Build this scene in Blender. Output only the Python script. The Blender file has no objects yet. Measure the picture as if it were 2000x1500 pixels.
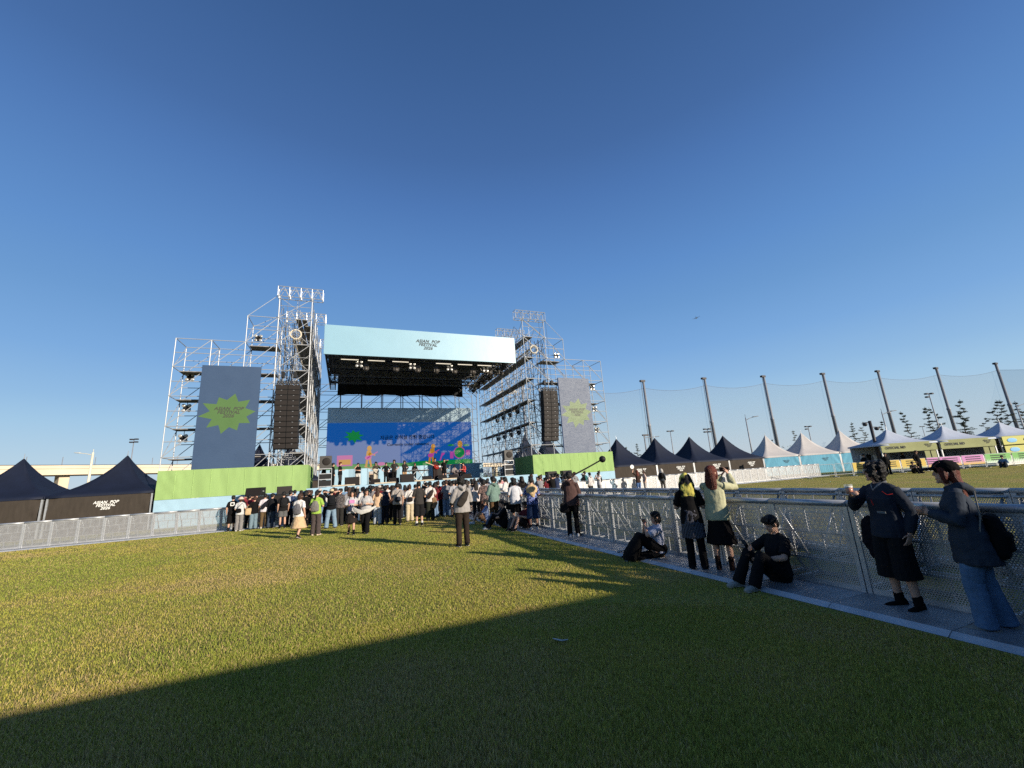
import bpy, bmesh, math, random
import numpy as np
from mathutils import Vector, Matrix, Euler
R=math.radians
random.seed(7)
S=bpy.context.scene
COL=S.collection
CAMH=1.7
YAW,PITCH,ROLL,FPX=R(22.53),R(12.87),R(-3.71),795.9
def cam_axes():
    f=Vector((math.sin(YAW)*math.cos(PITCH),math.cos(YAW)*math.cos(PITCH),math.sin(PITCH)))
    r0=Vector((math.cos(YAW),-math.sin(YAW),0)); u0=r0.cross(f)
    r=r0*math.cos(ROLL)+u0*math.sin(ROLL); u=-r0*math.sin(ROLL)+u0*math.cos(ROLL)
    return r,u,f
RX,UX,FX=cam_axes()
def at(px,py,X=None,Y=None,Z=None,c=None):
    """turns a pixel of the 2000x1500 photo into a point on a plane"""
    d=RX*(px-1000)+UX*(750-py)+FX*FPX; o=Vector((0,0,CAMH))
    if X is not None: t=X/d.x
    elif Y is not None: t=Y/d.y
    elif c is not None: t=c/FPX
    else: t=(Z-CAMH)/d.z
    return o+d*t
cd=bpy.data.cameras.new('camera'); co=bpy.data.objects.new('camera',cd); COL.objects.link(co)
cd.sensor_fit='HORIZONTAL'; cd.sensor_width=36; cd.lens=36*FPX/2000; cd.clip_end=6000; cd.clip_start=.05
m=Matrix((RX,UX,-FX)).transposed().to_4x4(); m.translation=Vector((0,0,CAMH)); co.matrix_world=m
S.camera=co
# ---------------------------------------------------------------- light
SUN_EL,SUN_AZ=R(16.5),R(149.5)          # azimuth clockwise from +Y
sunv=Vector((math.sin(SUN_AZ)*math.cos(SUN_EL),math.cos(SUN_AZ)*math.cos(SUN_EL),math.sin(SUN_EL)))
w=bpy.data.worlds.new('World'); S.world=w; w.use_nodes=True
nt=w.node_tree; bg=nt.nodes['Background']
sky=nt.nodes.new('ShaderNodeTexSky'); sky.sky_type='NISHITA'; sky.sun_disc=False
sky.sun_elevation=SUN_EL; sky.sun_rotation=SUN_AZ; sky.altitude=0; sky.air_density=1.0; sky.dust_density=0.6; sky.ozone_density=2.5
def vmul(src,k):
    q=nt.nodes.new('ShaderNodeVectorMath'); q.operation='SCALE'; q.inputs[3].default_value=k; nt.links.new(src,q.inputs[0]); return q.outputs[0]
cv=nt.nodes.new('ShaderNodeRGBCurve')      # clear-air tone of the sky, channel by channel
for i,pts in enumerate((((0,0),(.05,.028),(.07,.052),(.095,.088),(.2,.16),(.392,.25),(1,.52)),((0,0),(.091,.074),(.127,.13),(.174,.205),(.35,.31),(.61,.42),(1,.56)),((0,0),(.171,.19),(.231,.315),(.301,.43),(.5,.51),(.768,.585),(1,.66)))):
    c=cv.mapping.curves[i]; c.points[0].location=pts[0]; c.points[1].location=pts[-1]
    for p in pts[1:-1]: c.points.new(*p)
cv.mapping.extend='EXTRAPOLATED'; cv.mapping.update()
nt.links.new(vmul(sky.outputs[0],.105),cv.inputs['Color']); tcw=nt.nodes.new('ShaderNodeTexCoord'); spw=nt.nodes.new('ShaderNodeSeparateXYZ'); nt.links.new(tcw.outputs['Generated'],spw.inputs[0])
rw=nt.nodes.new('ShaderNodeValToRGB'); nt.links.new(spw.outputs[2],rw.inputs[0])   # colour by height above the horizon
stops=[(0,(205,217,226)),(.07,(184,210,228)),(.137,(163,200,229)),(.182,(146,187,226)),(.262,(124,170,221)),(.358,(107,154,208)),(.446,(95,142,202)),(.595,(78,119,179)),(.665,(70,107,163)),(.822,(57,91,142)),(1,(48,78,126))]
while len(rw.color_ramp.elements)<len(stops): rw.color_ramp.elements.new(.5)
for e,(p_,c_) in zip(rw.color_ramp.elements,stops):
    e.position=p_; e.color=(*[(((x/255)/12.92 if x/255<=.04045 else ((x/255+.055)/1.055)**2.4))/1.4276 for x in c_],1)
mw=nt.nodes.new('ShaderNodeMix'); mw.data_type='RGBA'; mw.inputs[0].default_value=.9; nt.links.new(cv.outputs[0],mw.inputs[6]); nt.links.new(rw.outputs[0],mw.inputs[7])
nt.links.new(vmul(mw.outputs[2],1/.1),bg.inputs[0]); bg.inputs[1].default_value=.082
sl=bpy.data.lights.new('sun','SUN'); sl.energy=4.0; sl.angle=R(.5); sl.color=(1,.89,.74)
so=bpy.data.objects.new('sun',sl); COL.objects.link(so); so.rotation_euler=sunv.to_track_quat('Z','Y').to_euler()
S.view_settings.view_transform='Standard'; S.view_settings.look='None'; S.view_settings.exposure=.8; S.view_settings.gamma=1
cy=S.cycles; cy.use_denoising=False
cy.max_bounces=6; cy.diffuse_bounces=3; cy.glossy_bounces=3; cy.transmission_bounces=4; cy.transparent_max_bounces=24
cy.caustics_reflective=False; cy.caustics_refractive=False
# ---------------------------------------------------------------- materials
def srgb(c): return tuple(((x/255)/12.92 if x/255<=.04045 else ((x/255+.055)/1.055)**2.4) for x in c)
MATS={}
def mat(name,col,rough=.6,metal=0,var=.0,vscale=6,bump=0,bscale=40,emit=None,estr=1,spec=.5,stretch=None,sheen=0):
    if name in MATS: return MATS[name]
    m=bpy.data.materials.new(name); m.use_nodes=True; n=m.node_tree; b=n.nodes['Principled BSDF']
    c=(*col[:3],1)
    b.inputs['Base Color'].default_value=c; b.inputs['Roughness'].default_value=rough; b.inputs['Metallic'].default_value=metal
    b.inputs['Specular IOR Level'].default_value=spec
    if sheen: b.inputs['Sheen Weight'].default_value=sheen
    if emit: b.inputs['Emission Color'].default_value=(*emit,1); b.inputs['Emission Strength'].default_value=estr
    if var or bump:
        tc=n.nodes.new('ShaderNodeTexCoord'); src=tc.outputs['Object']
        if stretch:
            mp=n.nodes.new('ShaderNodeMapping'); mp.inputs['Scale'].default_value=stretch; n.links.new(src,mp.inputs[0]); src=mp.outputs[0]
    if var:
        t=n.nodes.new('ShaderNodeTexNoise'); t.inputs['Scale'].default_value=vscale; t.inputs['Detail'].default_value=5; n.links.new(src,t.inputs['Vector'])
        r=n.nodes.new('ShaderNodeMapRange'); r.inputs[1].default_value=.3; r.inputs[2].default_value=.7; r.inputs[3].default_value=1-var; r.inputs[4].default_value=1+var
        n.links.new(t.outputs[0],r.inputs[0])
        mx=n.nodes.new('ShaderNodeMix'); mx.data_type='RGBA'; mx.blend_type='MULTIPLY'; mx.inputs[0].default_value=1
        mx.inputs[6].default_value=c; n.links.new(r.outputs[0],mx.inputs[7]); n.links.new(mx.outputs[2],b.inputs['Base Color'])
    if bump:
        t=n.nodes.new('ShaderNodeTexNoise'); t.inputs['Scale'].default_value=bscale; t.inputs['Detail'].default_value=4; n.links.new(src,t.inputs['Vector'])
        bp=n.nodes.new('ShaderNodeBump'); bp.inputs['Strength'].default_value=bump; bp.inputs['Distance'].default_value=.02
        n.links.new(t.outputs[0],bp.inputs['Height']); n.links.new(bp.outputs[0],b.inputs['Normal'])
    MATS[name]=m; return m
def cloth(rgb):
    k='cloth_%d_%d_%d'%tuple(rgb)
    return mat(k,tuple(.66*x for x in srgb(rgb)),.92,0,.12,9,.5,11,spec=.15)
def stripes(name,a,b,scale,axis=0):
    if name in MATS: return MATS[name]
    m=mat(name,srgb(a),.9,0,spec=.15); n=m.node_tree; bs=n.nodes['Principled BSDF']
    tc=n.nodes.new('ShaderNodeTexCoord'); w_=n.nodes.new('ShaderNodeTexWave'); w_.inputs['Scale'].default_value=scale; w_.bands_direction='XYZ'[axis]; w_.inputs['Distortion'].default_value=1.2
    r=n.nodes.new('ShaderNodeValToRGB'); r.color_ramp.elements[0].color=(*srgb(a),1); r.color_ramp.elements[1].color=(*srgb(b),1); r.color_ramp.elements[0].position=.45; r.color_ramp.elements[1].position=.6
    n.links.new(tc.outputs['Object'],w_.inputs['Vector']); n.links.new(w_.outputs[0],r.inputs[0]); n.links.new(r.outputs[0],bs.inputs['Base Color']); return m
def blotch(name,a,b,scale,pos=.5):
    if name in MATS: return MATS[name]
    m=mat(name,srgb(a),.9,0,spec=.15); n=m.node_tree; bs=n.nodes['Principled BSDF']
    tc=n.nodes.new('ShaderNodeTexCoord'); w_=n.nodes.new('ShaderNodeTexNoise'); w_.inputs['Scale'].default_value=scale; w_.inputs['Detail'].default_value=1
    r=n.nodes.new('ShaderNodeValToRGB'); r.color_ramp.elements[0].color=(*srgb(a),1); r.color_ramp.elements[1].color=(*srgb(b),1); r.color_ramp.elements[0].position=pos-.03; r.color_ramp.elements[1].position=pos+.03
    n.links.new(tc.outputs['Object'],w_.inputs['Vector']); n.links.new(w_.outputs[0],r.inputs[0]); n.links.new(r.outputs[0],bs.inputs['Base Color']); return m
GALV=mat('galvanised_steel',(.40,.41,.42),.5,.3,.18,9)
ALU=mat('aluminium',(.42,.43,.44),.42,.5,.15,7)
DARKM=mat('black_metal',(.045,.045,.048),.5,.2,.2,8)
TRUSSD=mat('lightened_truss',(.16,.16,.165),.5,.2,.2,8)  # truss grey lightened so the lattice shows in the roof's shade
PLANK=mat('scaffold_plank',(.22,.21,.20),.8,.2,.3,5)
BLACKP=mat('black_plastic',(.012,.012,.013),.6,0,.2,30,spec=.25)
GRILLE=mat('speaker_grille',(.016,.012,.010),.65,0,.2,60,spec=.25)
CREAM=mat('cream_sleeve',(.62,.55,.42),.6,0,.2,10)
GREEN=mat('lime_fabric',(.26,.385,.138),.85,0,.07,1.2,.9,1.8,spec=.2,stretch=(1.6,1.6,.35))
GREENSHADE=mat('lime_fabric_shaded',(.20,.33,.11),.85,0,.1,2,.5,2.5,spec=.2,stretch=(3,3,.3))  # darker lime copy, shade of the inner side sheets put into the colour
PALEB=mat('pale_blue_fabric',(.31,.46,.56),.85,0,.05,1.2,.35,1.5,spec=.2)
FASC=mat('pale_cyan_vinyl',(.225,.39,.48),.40,0,.03,.6,.3,1.1,spec=.5)
TRED=mat('red_tube',(.4,.05,.03),.5)
LETTER=mat('charcoal_lettering',srgb((60,62,62)),.8)
WLET=mat('white_lettering',srgb((225,225,220)),.8)
GRLET=mat('grey_lettering',srgb((70,105,120)),.8)
NAVY=mat('navy_canvas',srgb((19,26,44)),.7,0,.15,1.5,.3,1.2,spec=.3)
BROWNC=mat('dark_canvas',srgb((62,56,50)),.85,0,.12,2,.9,1.7,spec=.15,stretch=(2.5,2.5,.7))
WHITEC=mat('white_canvas',(.47,.44,.415),.8,0,.05,1.2,.25,1.2,spec=.2)
CYANC=mat('cyan_canvas',(.14,.36,.48),.85,0,.08,2,.9,1.8,spec=.15,stretch=(2.5,2.5,.6))
YELC=mat('olive_yellow_canvas',(.28,.29,.14),.8,0,.08,2,.3,2,spec=.2)
CREAMP=mat('cream_paint',srgb((215,205,180)),.6,0,.1,4)
GREYP=mat('grey_pole_paint',(.23,.24,.26),.6,.2,.15,3)
DGREYP=mat('dark_pole_paint',srgb((48,46,50)),.6,.2,.15,3)
CONC=mat('viaduct_concrete',srgb((205,190,165)),.9,0,.1,.2)
BARK=mat('bark',(.06,.045,.035),.95,0,.3,9)
LEAF=mat('pine_needles',(.085,.10,.065),.9,0,.5,1.1)
LEAF2=mat('shrub_leaves',(.06,.085,.025),.9,0,.4,1.5)
WHITEP=mat('white_paint',(.72,.72,.70),.5,0,.05,5)
SCREENB=mat('dark_screen_edge',(.03,.03,.035),.6)
SKIN=mat('skin',(.50,.29,.20),.55,0,.05,20,spec=.35)
DARKF=mat('eye_and_brow',(.02,.014,.012),.4)
LIPS=mat('lips',srgb((170,92,86)),.5)
PHONEM=mat('phone_body',(.012,.012,.014),.2)
# ---------------------------------------------------------------- mesh helpers
class MB:
    def __init__(s): s.v=[];s.f=[];s.m=[]
    def add(s,vs,fs,mi=0):
        k=len(s.v); s.v+=[tuple(v) for v in vs]; s.f+=[tuple(i+k for i in f) for f in fs]; s.m+=[mi]*len(fs); return s
    def box(s,c,d,mi=0,rot=None,rz=0):
        x,y,z=d[0]/2,d[1]/2,d[2]/2; M=rot or Matrix.Rotation(rz,3,'Z'); c=Vector(c)
        vs=[c+M@Vector((a*x,b*y,e*z)) for e in(-1,1) for b in(-1,1) for a in(-1,1)]
        return s.add(vs,[(0,2,3,1),(4,5,7,6),(0,1,5,4),(2,6,7,3),(0,4,6,2),(1,3,7,5)],mi)
    def tube(s,p0,p1,r,n=8,mi=0,r1=None,caps=True):
        p0=Vector(p0);p1=Vector(p1); r1=r if r1 is None else r1
        q=(p1-p0).to_track_quat('Z','Y'); a=[q@Vector((math.cos(2*math.pi*i/n),math.sin(2*math.pi*i/n),0)) for i in range(n)]
        vs=[p0+r*u for u in a]+[p1+r1*u for u in a]
        fs=[(i,(i+1)%n,n+(i+1)%n,n+i) for i in range(n)]
        if caps: fs+=[tuple(range(n-1,-1,-1)),tuple(range(n,2*n))]
        return s.add(vs,fs,mi)
    def path(s,pts,r,n=6,mi=0):
        for a,b in zip(pts[:-1],pts[1:]): s.tube(a,b,r,n,mi)
        return s
    def lathe(s,c,prof,n=16,mi=0,q=None):
        c=Vector(c); vs=[]; fs=[]
        for r,z in prof:
            for i in range(n):
                p=Vector((r*math.cos(2*math.pi*i/n),r*math.sin(2*math.pi*i/n),z)); vs.append(c+(q@p if q else p))
        for k in range(len(prof)-1):
            for i in range(n): fs.append((k*n+i,k*n+(i+1)%n,(k+1)*n+(i+1)%n,(k+1)*n+i))
        fs.append(tuple(range(n-1,-1,-1))); fs.append(tuple(range((len(prof)-1)*n,len(prof)*n)))
        return s.add(vs,fs,mi)
    def ell(s,c,r,n=12,k=8,mi=0,M=None):
        c=Vector(c); vs=[];fs=[]
        for j in range(1,k):
            th=math.pi*j/k
            for i in range(n):
                p=Vector((r[0]*math.sin(th)*math.cos(2*math.pi*i/n),r[1]*math.sin(th)*math.sin(2*math.pi*i/n),r[2]*math.cos(th))); vs.append(c+(M@p if M else p))
        t=Vector((0,0,r[2])); vs.append(c+(M@t if M else t)); vs.append(c-(M@t if M else t)); T=len(vs)-2
        for j in range(k-2):
            for i in range(n): fs.append((j*n+i,(j+1)*n+i,(j+1)*n+(i+1)%n,j*n+(i+1)%n))
        for i in range(n): fs.append((T,i,(i+1)%n)); fs.append((T+1,(k-2)*n+(i+1)%n,(k-2)*n+i))
        return s.add(vs,fs,mi)
    def loft(s,pts,rx,ry,side=(1,0,0),n=14,mi=0,cap=(1,1)):
        """tube with elliptical sections and rounded ends"""
        P=[Vector(p) for p in pts]; side=Vector(side); rings=[]
        def frame(i):
            a=P[max(0,i-1)];b=P[min(len(P)-1,i+1)]; t=(b-a).normalized(); s_=side-t*side.dot(t)
            if s_.length<1e-3: s_=Vector((0,1,0))-t*t.y
            s_.normalize(); return t,s_,t.cross(s_)
        def ring(c,a,b,fr): rings.append([c+fr[1]*a*math.cos(2*math.pi*i/n)+fr[2]*b*math.sin(2*math.pi*i/n) for i in range(n)])
        f0=frame(0); e0=min(rx[0],ry[0])*cap[0]
        for k in (.94,.7,.35): ring(P[0]-f0[0]*e0*k,rx[0]*math.sqrt(1-k*k),ry[0]*math.sqrt(1-k*k),f0)
        for i in range(len(P)): ring(P[i],rx[i],ry[i],frame(i))
        f1=frame(len(P)-1); e1=min(rx[-1],ry[-1])*cap[1]
        for k in (.35,.7,.94): ring(P[-1]+f1[0]*e1*k,rx[-1]*math.sqrt(1-k*k),ry[-1]*math.sqrt(1-k*k),f1)
        vs=[p for r_ in rings for p in r_]; fs=[]
        for k in range(len(rings)-1):
            for i in range(n): fs.append((k*n+i,k*n+(i+1)%n,(k+1)*n+(i+1)%n,(k+1)*n+i))
        fs.append(tuple(range(n-1,-1,-1))); fs.append(tuple(range((len(rings)-1)*n,len(rings)*n)))
        return s.add(vs,fs,mi)
    def mesh(s,name,mats,smooth=False):
        me=bpy.data.meshes.new(name); me.from_pydata(s.v,[],s.f)
        for m_ in (mats if isinstance(mats,(list,tuple)) else [mats]): me.materials.append(m_)
        me.polygons.foreach_set('material_index',s.m)
        if smooth: me.polygons.foreach_set('use_smooth',[True]*len(s.f))
        me.update(); return me
    def build(s,name,mats,parent=None,world=True,smooth=False,bevel=0):
        return link(name,s.mesh(name,mats,smooth),parent,world,bevel)
def link(name,me,parent=None,world=True,bevel=0):
    o=bpy.data.objects.new(name,me); COL.objects.link(o)
    if parent:
        o.parent=parent
        if world: o.matrix_parent_inverse=basis(parent).inverted()
    if bevel:
        b=o.modifiers.new('bevel','BEVEL'); b.width=bevel; b.segments=2; b.limit_method='ANGLE'
    return o
def basis(o):
    m=Matrix.LocRotScale(o.location,o.rotation_euler,o.scale)
    return basis(o.parent)@o.matrix_parent_inverse@m if o.parent else m
def tag(o,label,cat,group=None,kind=None):
    if label: o['label']=label
    if cat: o['category']=cat
    if group: o['group']=group
    if kind: o['kind']=kind
    return o
def thing(name,label,cat,loc=(0,0,0),rz=0,group=None):
    o=bpy.data.objects.new(name,None); COL.objects.link(o); o.location=loc; o.rotation_euler=(0,0,rz); o.empty_display_size=.2
    return tag(o,label,cat,group)
def struct(o): o['kind']='structure'; return o
def copy_tree(o,parent=None):
    c=o.copy(); COL.objects.link(c)
    if parent: c.parent=parent
    for ch in list(o.children): copy_tree(ch,c)
    return c
_unit={}
def pipe(parent,name,p0,p1,r=.03,mt=None):
    mt=mt or GALV
    if mt.name not in _unit: _unit[mt.name]=MB().tube((0,0,0),(0,0,1),1,8).mesh('pipe',mt,False)
    o=bpy.data.objects.new(name,_unit[mt.name]); COL.objects.link(o)
    p0=Vector(p0);p1=Vector(p1); d=p1-p0
    o.parent=parent; o.matrix_parent_inverse=basis(parent).inverted()
    o.location=p0; o.rotation_euler=d.to_track_quat('Z','Y').to_euler(); o.scale=(r,r,d.length)
    return o
def text_mesh(body,size,mt,shear=0,extrude=.004,offset=0,line=.9,spacing=1.0):
    c=bpy.data.curves.new('lettering','FONT'); c.body=body; c.size=size; c.shear=shear; c.extrude=extrude; c.offset=offset
    c.align_x='CENTER'; c.align_y='CENTER'; c.space_line=line; c.space_character=spacing; c.resolution_u=4
    o=bpy.data.objects.new('lettering',c); COL.objects.link(o)
    dg=bpy.context.evaluated_depsgraph_get(); me=bpy.data.meshes.new_from_object(o.evaluated_get(dg)); me.name='lettering'
    bpy.data.objects.remove(o); me.materials.clear(); me.materials.append(mt); return me
# ================================================================ people
TEXN={}
def tex(scale):
    if scale not in TEXN:
        t=bpy.data.textures.new('folds','CLOUDS'); t.noise_scale=scale; t.noise_depth=2; TEXN[scale]=t
    return TEXN[scale]
def sculpt(mb,name,mats,voxel=.015,smooth=4,disp=None):
    me=mb.mesh('tmp',mats); o=bpy.data.objects.new('tmp',me); COL.objects.link(o)
    r=o.modifiers.new('r','REMESH'); r.mode='VOXEL'; r.voxel_size=voxel; r.use_smooth_shade=True
    if smooth:
        s=o.modifiers.new('s','SMOOTH'); s.factor=.5; s.iterations=smooth
    for d in (disp or []):
        dm=o.modifiers.new('d','DISPLACE'); dm.texture=tex(d[1]); dm.strength=d[0]; dm.mid_level=.5; dm.texture_coords='LOCAL'
    dg=bpy.context.evaluated_depsgraph_get(); out=bpy.data.meshes.new_from_object(o.evaluated_get(dg)); out.name=name
    bpy.data.objects.remove(o); bpy.data.meshes.remove(me)
    out.materials.clear()
    for m_ in (mats if isinstance(mats,(list,tuple)) else [mats]): out.materials.append(m_)
    return out
def ik(s,w,a,b,hint):
    s=Vector(s);w=Vector(w);d=w-s; L=max(.05,min(d.length,(a+b)*.995)); d=d.normalized(); w=s+d*L
    x=(a*a-b*b+L*L)/(2*L); h=math.sqrt(max(0,a*a-x*x)); hv=Vector(hint); hv=(hv-d*hv.dot(d)).normalized()
    return s+d*x+hv*h,w
ARMS={'down':((.07,.02,-.50),(.4,-1,0)),'loose':((.09,.10,-.47),(.6,-1,0)),'phone':((-.13,.27,.10),(.7,0,-1)),'fold':((-.24,.20,-.22),(1,-.2,-.4)),
 'hip':((.0,.06,-.40),(1,-.5,0)),'hand_head':((-.08,.03,.20),(1,.2,.2)),'cup':((-.03,.28,-.06),(.5,-.4,-1)),'cup_low':((-.02,.36,-.16),(.4,-.4,-1)),'bent':((.0,.27,-.24),(.4,-1,-.3)),
 'up':((.06,.16,.38),(.8,-.2,0)),'photo':((.06,.33,.18),(.5,-.1,-1)),'photo_l':((-.26,.34,.16),(.7,.2,-1)),'guitar_l':((.20,.30,-.10),(.5,-.3,-1)),'guitar_r':((-.14,.20,-.34),(1,-.5,0)),
 'lap':((-.10,.34,-.24),(1,-.3,-.3)),'knee':((-.02,.36,-.12),(.8,-.1,-.6)),'cheek':((-.07,.17,.10),(.8,.3,-1)),'back':((.02,-.16,-.42),(1,-.6,0))}
def joints(arms=('down','down'),stance='even',head=(0,0),lean=(0,0),seat=None):
    J={}
    if seat is None:
        P=Vector((0,0,.93)); kn=[Vector((-.095,.02,.49)),Vector((.095,.02,.49))]; an=[Vector((-.105,-.02,.085)),Vector((.105,-.02,.085))]; fy=[.18,-.18]
        if stance=='weight': P.x=.025; kn[0]+=Vector((-.03,.05,0)); an[0]+=Vector((-.05,.02,0))
        if stance=='wide': an[0].x-=.08; an[1].x+=.08; kn[0].x-=.04; kn[1].x+=.04
        if stance=='walk': an[0]+=Vector((.02,.17,0)); kn[0]+=Vector((.01,.11,.02)); an[1]+=Vector((-.01,-.2,.05)); kn[1]+=Vector((0,.0,-.01))
        if stance=='step': an[0]+=Vector((.0,.07,0)); kn[0]+=Vector((.0,.05,.0)); an[1]+=Vector((0,-.07,0)); kn[1]+=Vector((0,-.03,0))
        if stance=='cross': an[0]+=Vector((.16,.05,0)); kn[0]+=Vector((.08,.05,0)); an[1].x-=.02
        tor=Vector((0,0,1))
    elif seat=='ground':
        P=Vector((0,0,.15)); kn=[Vector((-.12,.38,.43)),Vector((.12,.38,.43))]; an=[Vector((-.13,.56,.085)),Vector((.13,.58,.085))]; fy=[.12,-.12]
    elif seat=='stool':
        P=Vector((0,0,.56)); kn=[Vector((-.15,.40,.52)),Vector((.15,.40,.52))]; an=[Vector((-.15,.38,.085)),Vector((.15,.38,.085))]; fy=[.1,-.1]
    up=Vector((lean[0],lean[1],1)).normalized()
    J['P']=P; J['hip']=[P+Vector((-.088,0,-.03)),P+Vector((.088,0,-.03))]
    J['kn']=kn; J['an']=an; J['fy']=fy
    J['W']=P+up*.16; J['C']=P+up*.33+Vector((0,.012,0)); J['S']=P+up*.46; J['N']=P+up*.535+Vector((0,-.005,0))
    J['sh']=[J['S']+Vector((-.158,-.012,-.012)),J['S']+Vector((.158,-.012,-.012))]
    J['el']=[];J['wr']=[]
    for i,s in enumerate((-1,1)):
        a=arms[i]; off,h=ARMS[a] if isinstance(a,str) else a
        w=J['sh'][i]+Vector((off[0]*s,off[1],off[2])); e,w=ik(J['sh'][i],w,.285,.255,(h[0]*s,h[1],h[2])); J['el'].append(e); J['wr'].append(w)
    J['arms']=arms
    hm=Matrix.Rotation(R(head[0]),4,'Z')@Matrix.Rotation(R(head[1]),4,'X'); hc=J['N']+up*.06+hm.to_3x3()@Vector((0,.025,.068)); hm.translation=hc; J['H']=hm
    return J
def hand(mb,wr,el,side,curl=.5,inward=None):
    d=(wr-el).normalized(); n=Vector(inward) if inward is not None else Vector((-side,.15,.0)); n=(n-d*n.dot(d)).normalized(); a=d.cross(n)*side
    # a points to the thumb side
    mb.loft([wr-d*.01,wr+d*.045,wr+d*.085],[.026,.038,.040],[.018,.015,.012],a,10)
    for k,(o,l) in enumerate(((.030,.070),(.011,.080),(-.009,.074),(-.028,.058))):
        b=wr+d*.085+a*o; c1=curl*.7; c2=curl*1.7
        q=b+(d*math.cos(c1)+n*math.sin(c1))*l*.52; t=q+(d*math.cos(c2)+n*math.sin(c2))*l*.52
        mb.loft([b-d*.01,q,t],[.0095,.009,.0075],[.0095,.009,.0075],a,7)
    b=wr+d*.03+a*.032; q=b+(a*.75+d*.65+n*.25).normalized()*.038; t=q+(d*.9+n*.55+a*.1).normalized()*.034
    mb.loft([b,q,t],[.012,.0105,.0085],[.012,.0105,.0085],d,7)
def body_mesh(J,voxel,curl=.45):
    b=MB(); H=J['H']; h3=H.to_3x3()
    b.loft([J['P']+Vector((0,0,-.08)),J['P'],J['W'],J['C'],J['S']-Vector((0,0,.015)),J['N']-Vector((0,0,.01))],[.13,.15,.125,.145,.13,.05],[.095,.105,.085,.1,.07,.048])
    hd=H@Vector((0,-.015,-.05)); b.loft([J['N']-Vector((0,0,.05)),hd],[.056,.052],[.054,.054])
    b.ell(H@Vector((0,-.012,.03)),(.074,.093,.088),14,10,M=h3)
    b.ell(H@Vector((0,.026,-.045)),(.056,.06,.068),14,10,M=h3)
    b.loft([H@Vector((0,.078,.018)),H@Vector((0,.094,-.016))],[.009,.017],[.012,.014],n=8)
    b.ell(H@Vector((0,.076,-.062)),(.024,.014,.010),8,6,M=h3); b.ell(H@Vector((0,.070,-.098)),(.022,.018,.016),8,6,M=h3)
    for s in(-1,1): b.ell(H@Vector((s*.076,-.008,-.005)),(.012,.022,.034),8,6,M=h3)
    for i,s in enumerate((-1,1)):
        b.loft([J['sh'][i]-Vector((s*.05,0,-.01)),J['sh'][i],J['el'][i]],[.046,.05,.040],[.046,.05,.040])
        b.loft([J['el'][i],J['el'][i].lerp(J['wr'][i],.3),J['wr'][i]],[.041,.042,.028],[.041,.04,.024])
        hand(b,J['wr'][i],J['el'][i],s,J.get('curl',[curl,curl])[i],(J.get('palm') or [None,None])[i])
        b.loft([J['hip'][i],J['hip'][i].lerp(J['kn'][i],.5),J['kn'][i]],[.084,.070,.048],[.086,.074,.049])
        d=(J['an'][i]-J['kn'][i]).normalized(); bk=Vector((0,-.015,0))
        b.loft([J['kn'][i],J['kn'][i].lerp(J['an'][i],.32)+bk,J['an'][i]],[.047,.051,.034],[.048,.053,.036])
        b.loft([J['an'][i]+Vector((0,-.03,-.05)),J['an'][i]+Matrix.Rotation(J['fy'][i],3,'Z')@Vector((0,.13,-.062))],[.035,.04],[.028,.018])
    me=sculpt(b,'body',[SKIN,DARKF,LIPS],voxel,5)
    Hi=H.inverted(); co_=np.empty(len(me.polygons)*3); me.polygons.foreach_get('center',co_); co_=co_.reshape(-1,3)
    A=np.array(Hi); q=co_@A[:3,:3].T+A[:3,3]; mi=np.zeros(len(q),int)
    f=q[:,1]>.055; k=max(1,voxel/.009)
    for s in(-1,1):
        mi[f&(((q[:,0]-s*.031)/(.013*k))**2+((q[:,2]-.006)/(.0065*k))**2<1)]=1
        mi[f&(((q[:,0]-s*.032)/(.019*k))**2+((q[:,2]-.030)/(.0045*k))**2<1)]=1
    mi[f&((q[:,0]/(.022*k))**2+((q[:,2]+.062)/(.0085*k))**2<1)]=2
    me.polygons.foreach_set('material_index',mi); return me
def top_mesh(J,kind,voxel):
    b=MB(); loose=1.0 if kind in('tee','long') else 1.12
    L=.0 if kind!='crop' else .1
    if 'seat' in J: bot=J['P']+Vector((0,-.01,-.02))
    else: bot=J['P']+Vector((0,0,-.10+L))
    b.loft([bot,J['P']+Vector((0,0,.02+L)),J['W'],J['C'],J['S']+Vector((0,-.005,-.01)),J['N']-Vector((0,0,.028))],[.198*loose,.192*loose,.166*loose,.168*loose,.15,.064],[.150*loose,.144*loose,.120*loose,.126*loose,.088,.060],cap=(.2,.4))
    for i,s in enumerate((-1,1)):
        sh=J['sh'][i];el=J['el'][i];wr=J['wr'][i]; s0=sh-Vector((s*.06,0,.0))
        b.loft([J['N']+Vector((s*.045,-.012,-.045)),sh+Vector((-s*.02,0,.004))],[.05,.05],[.056,.056])
        if kind in('tee','crop'): b.loft([s0,sh,sh.lerp(el,.82)],[.054,.060,.068],[.058,.063,.072],cap=(1,.25))
        elif kind=='vest': b.loft([s0,sh],[.05,.045],[.055,.05])
        else: b.loft([s0,sh,sh.lerp(el,.6),el,el.lerp(wr,.55),wr-(wr-el)*.04],[.054,.062*loose,.062*loose,.063*loose,.058*loose,.044],[.056,.064*loose,.064*loose,.065*loose,.058*loose,.044],cap=(1,.3))
    if kind=='hoodie':
        b.loft([J['N']+Vector((-.07,-.06,-.0)),J['N']+Vector((0,-.115,-.06)),J['N']+Vector((.07,-.06,0))],[.045,.06,.045],[.05,.06,.05],(0,0,1))
        for s in(-1,1): b.loft([J['N']+Vector((s*.07,-.04,.0)),J['N']+Vector((s*.05,.05,-.03))],[.03,.022],[.03,.022])
    return sculpt(b,kind,[DARKM],voxel,3,[(.024,.11),(.010,.04)] if voxel>.0105 else [(.016,.12),(.005,.035)])
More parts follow.
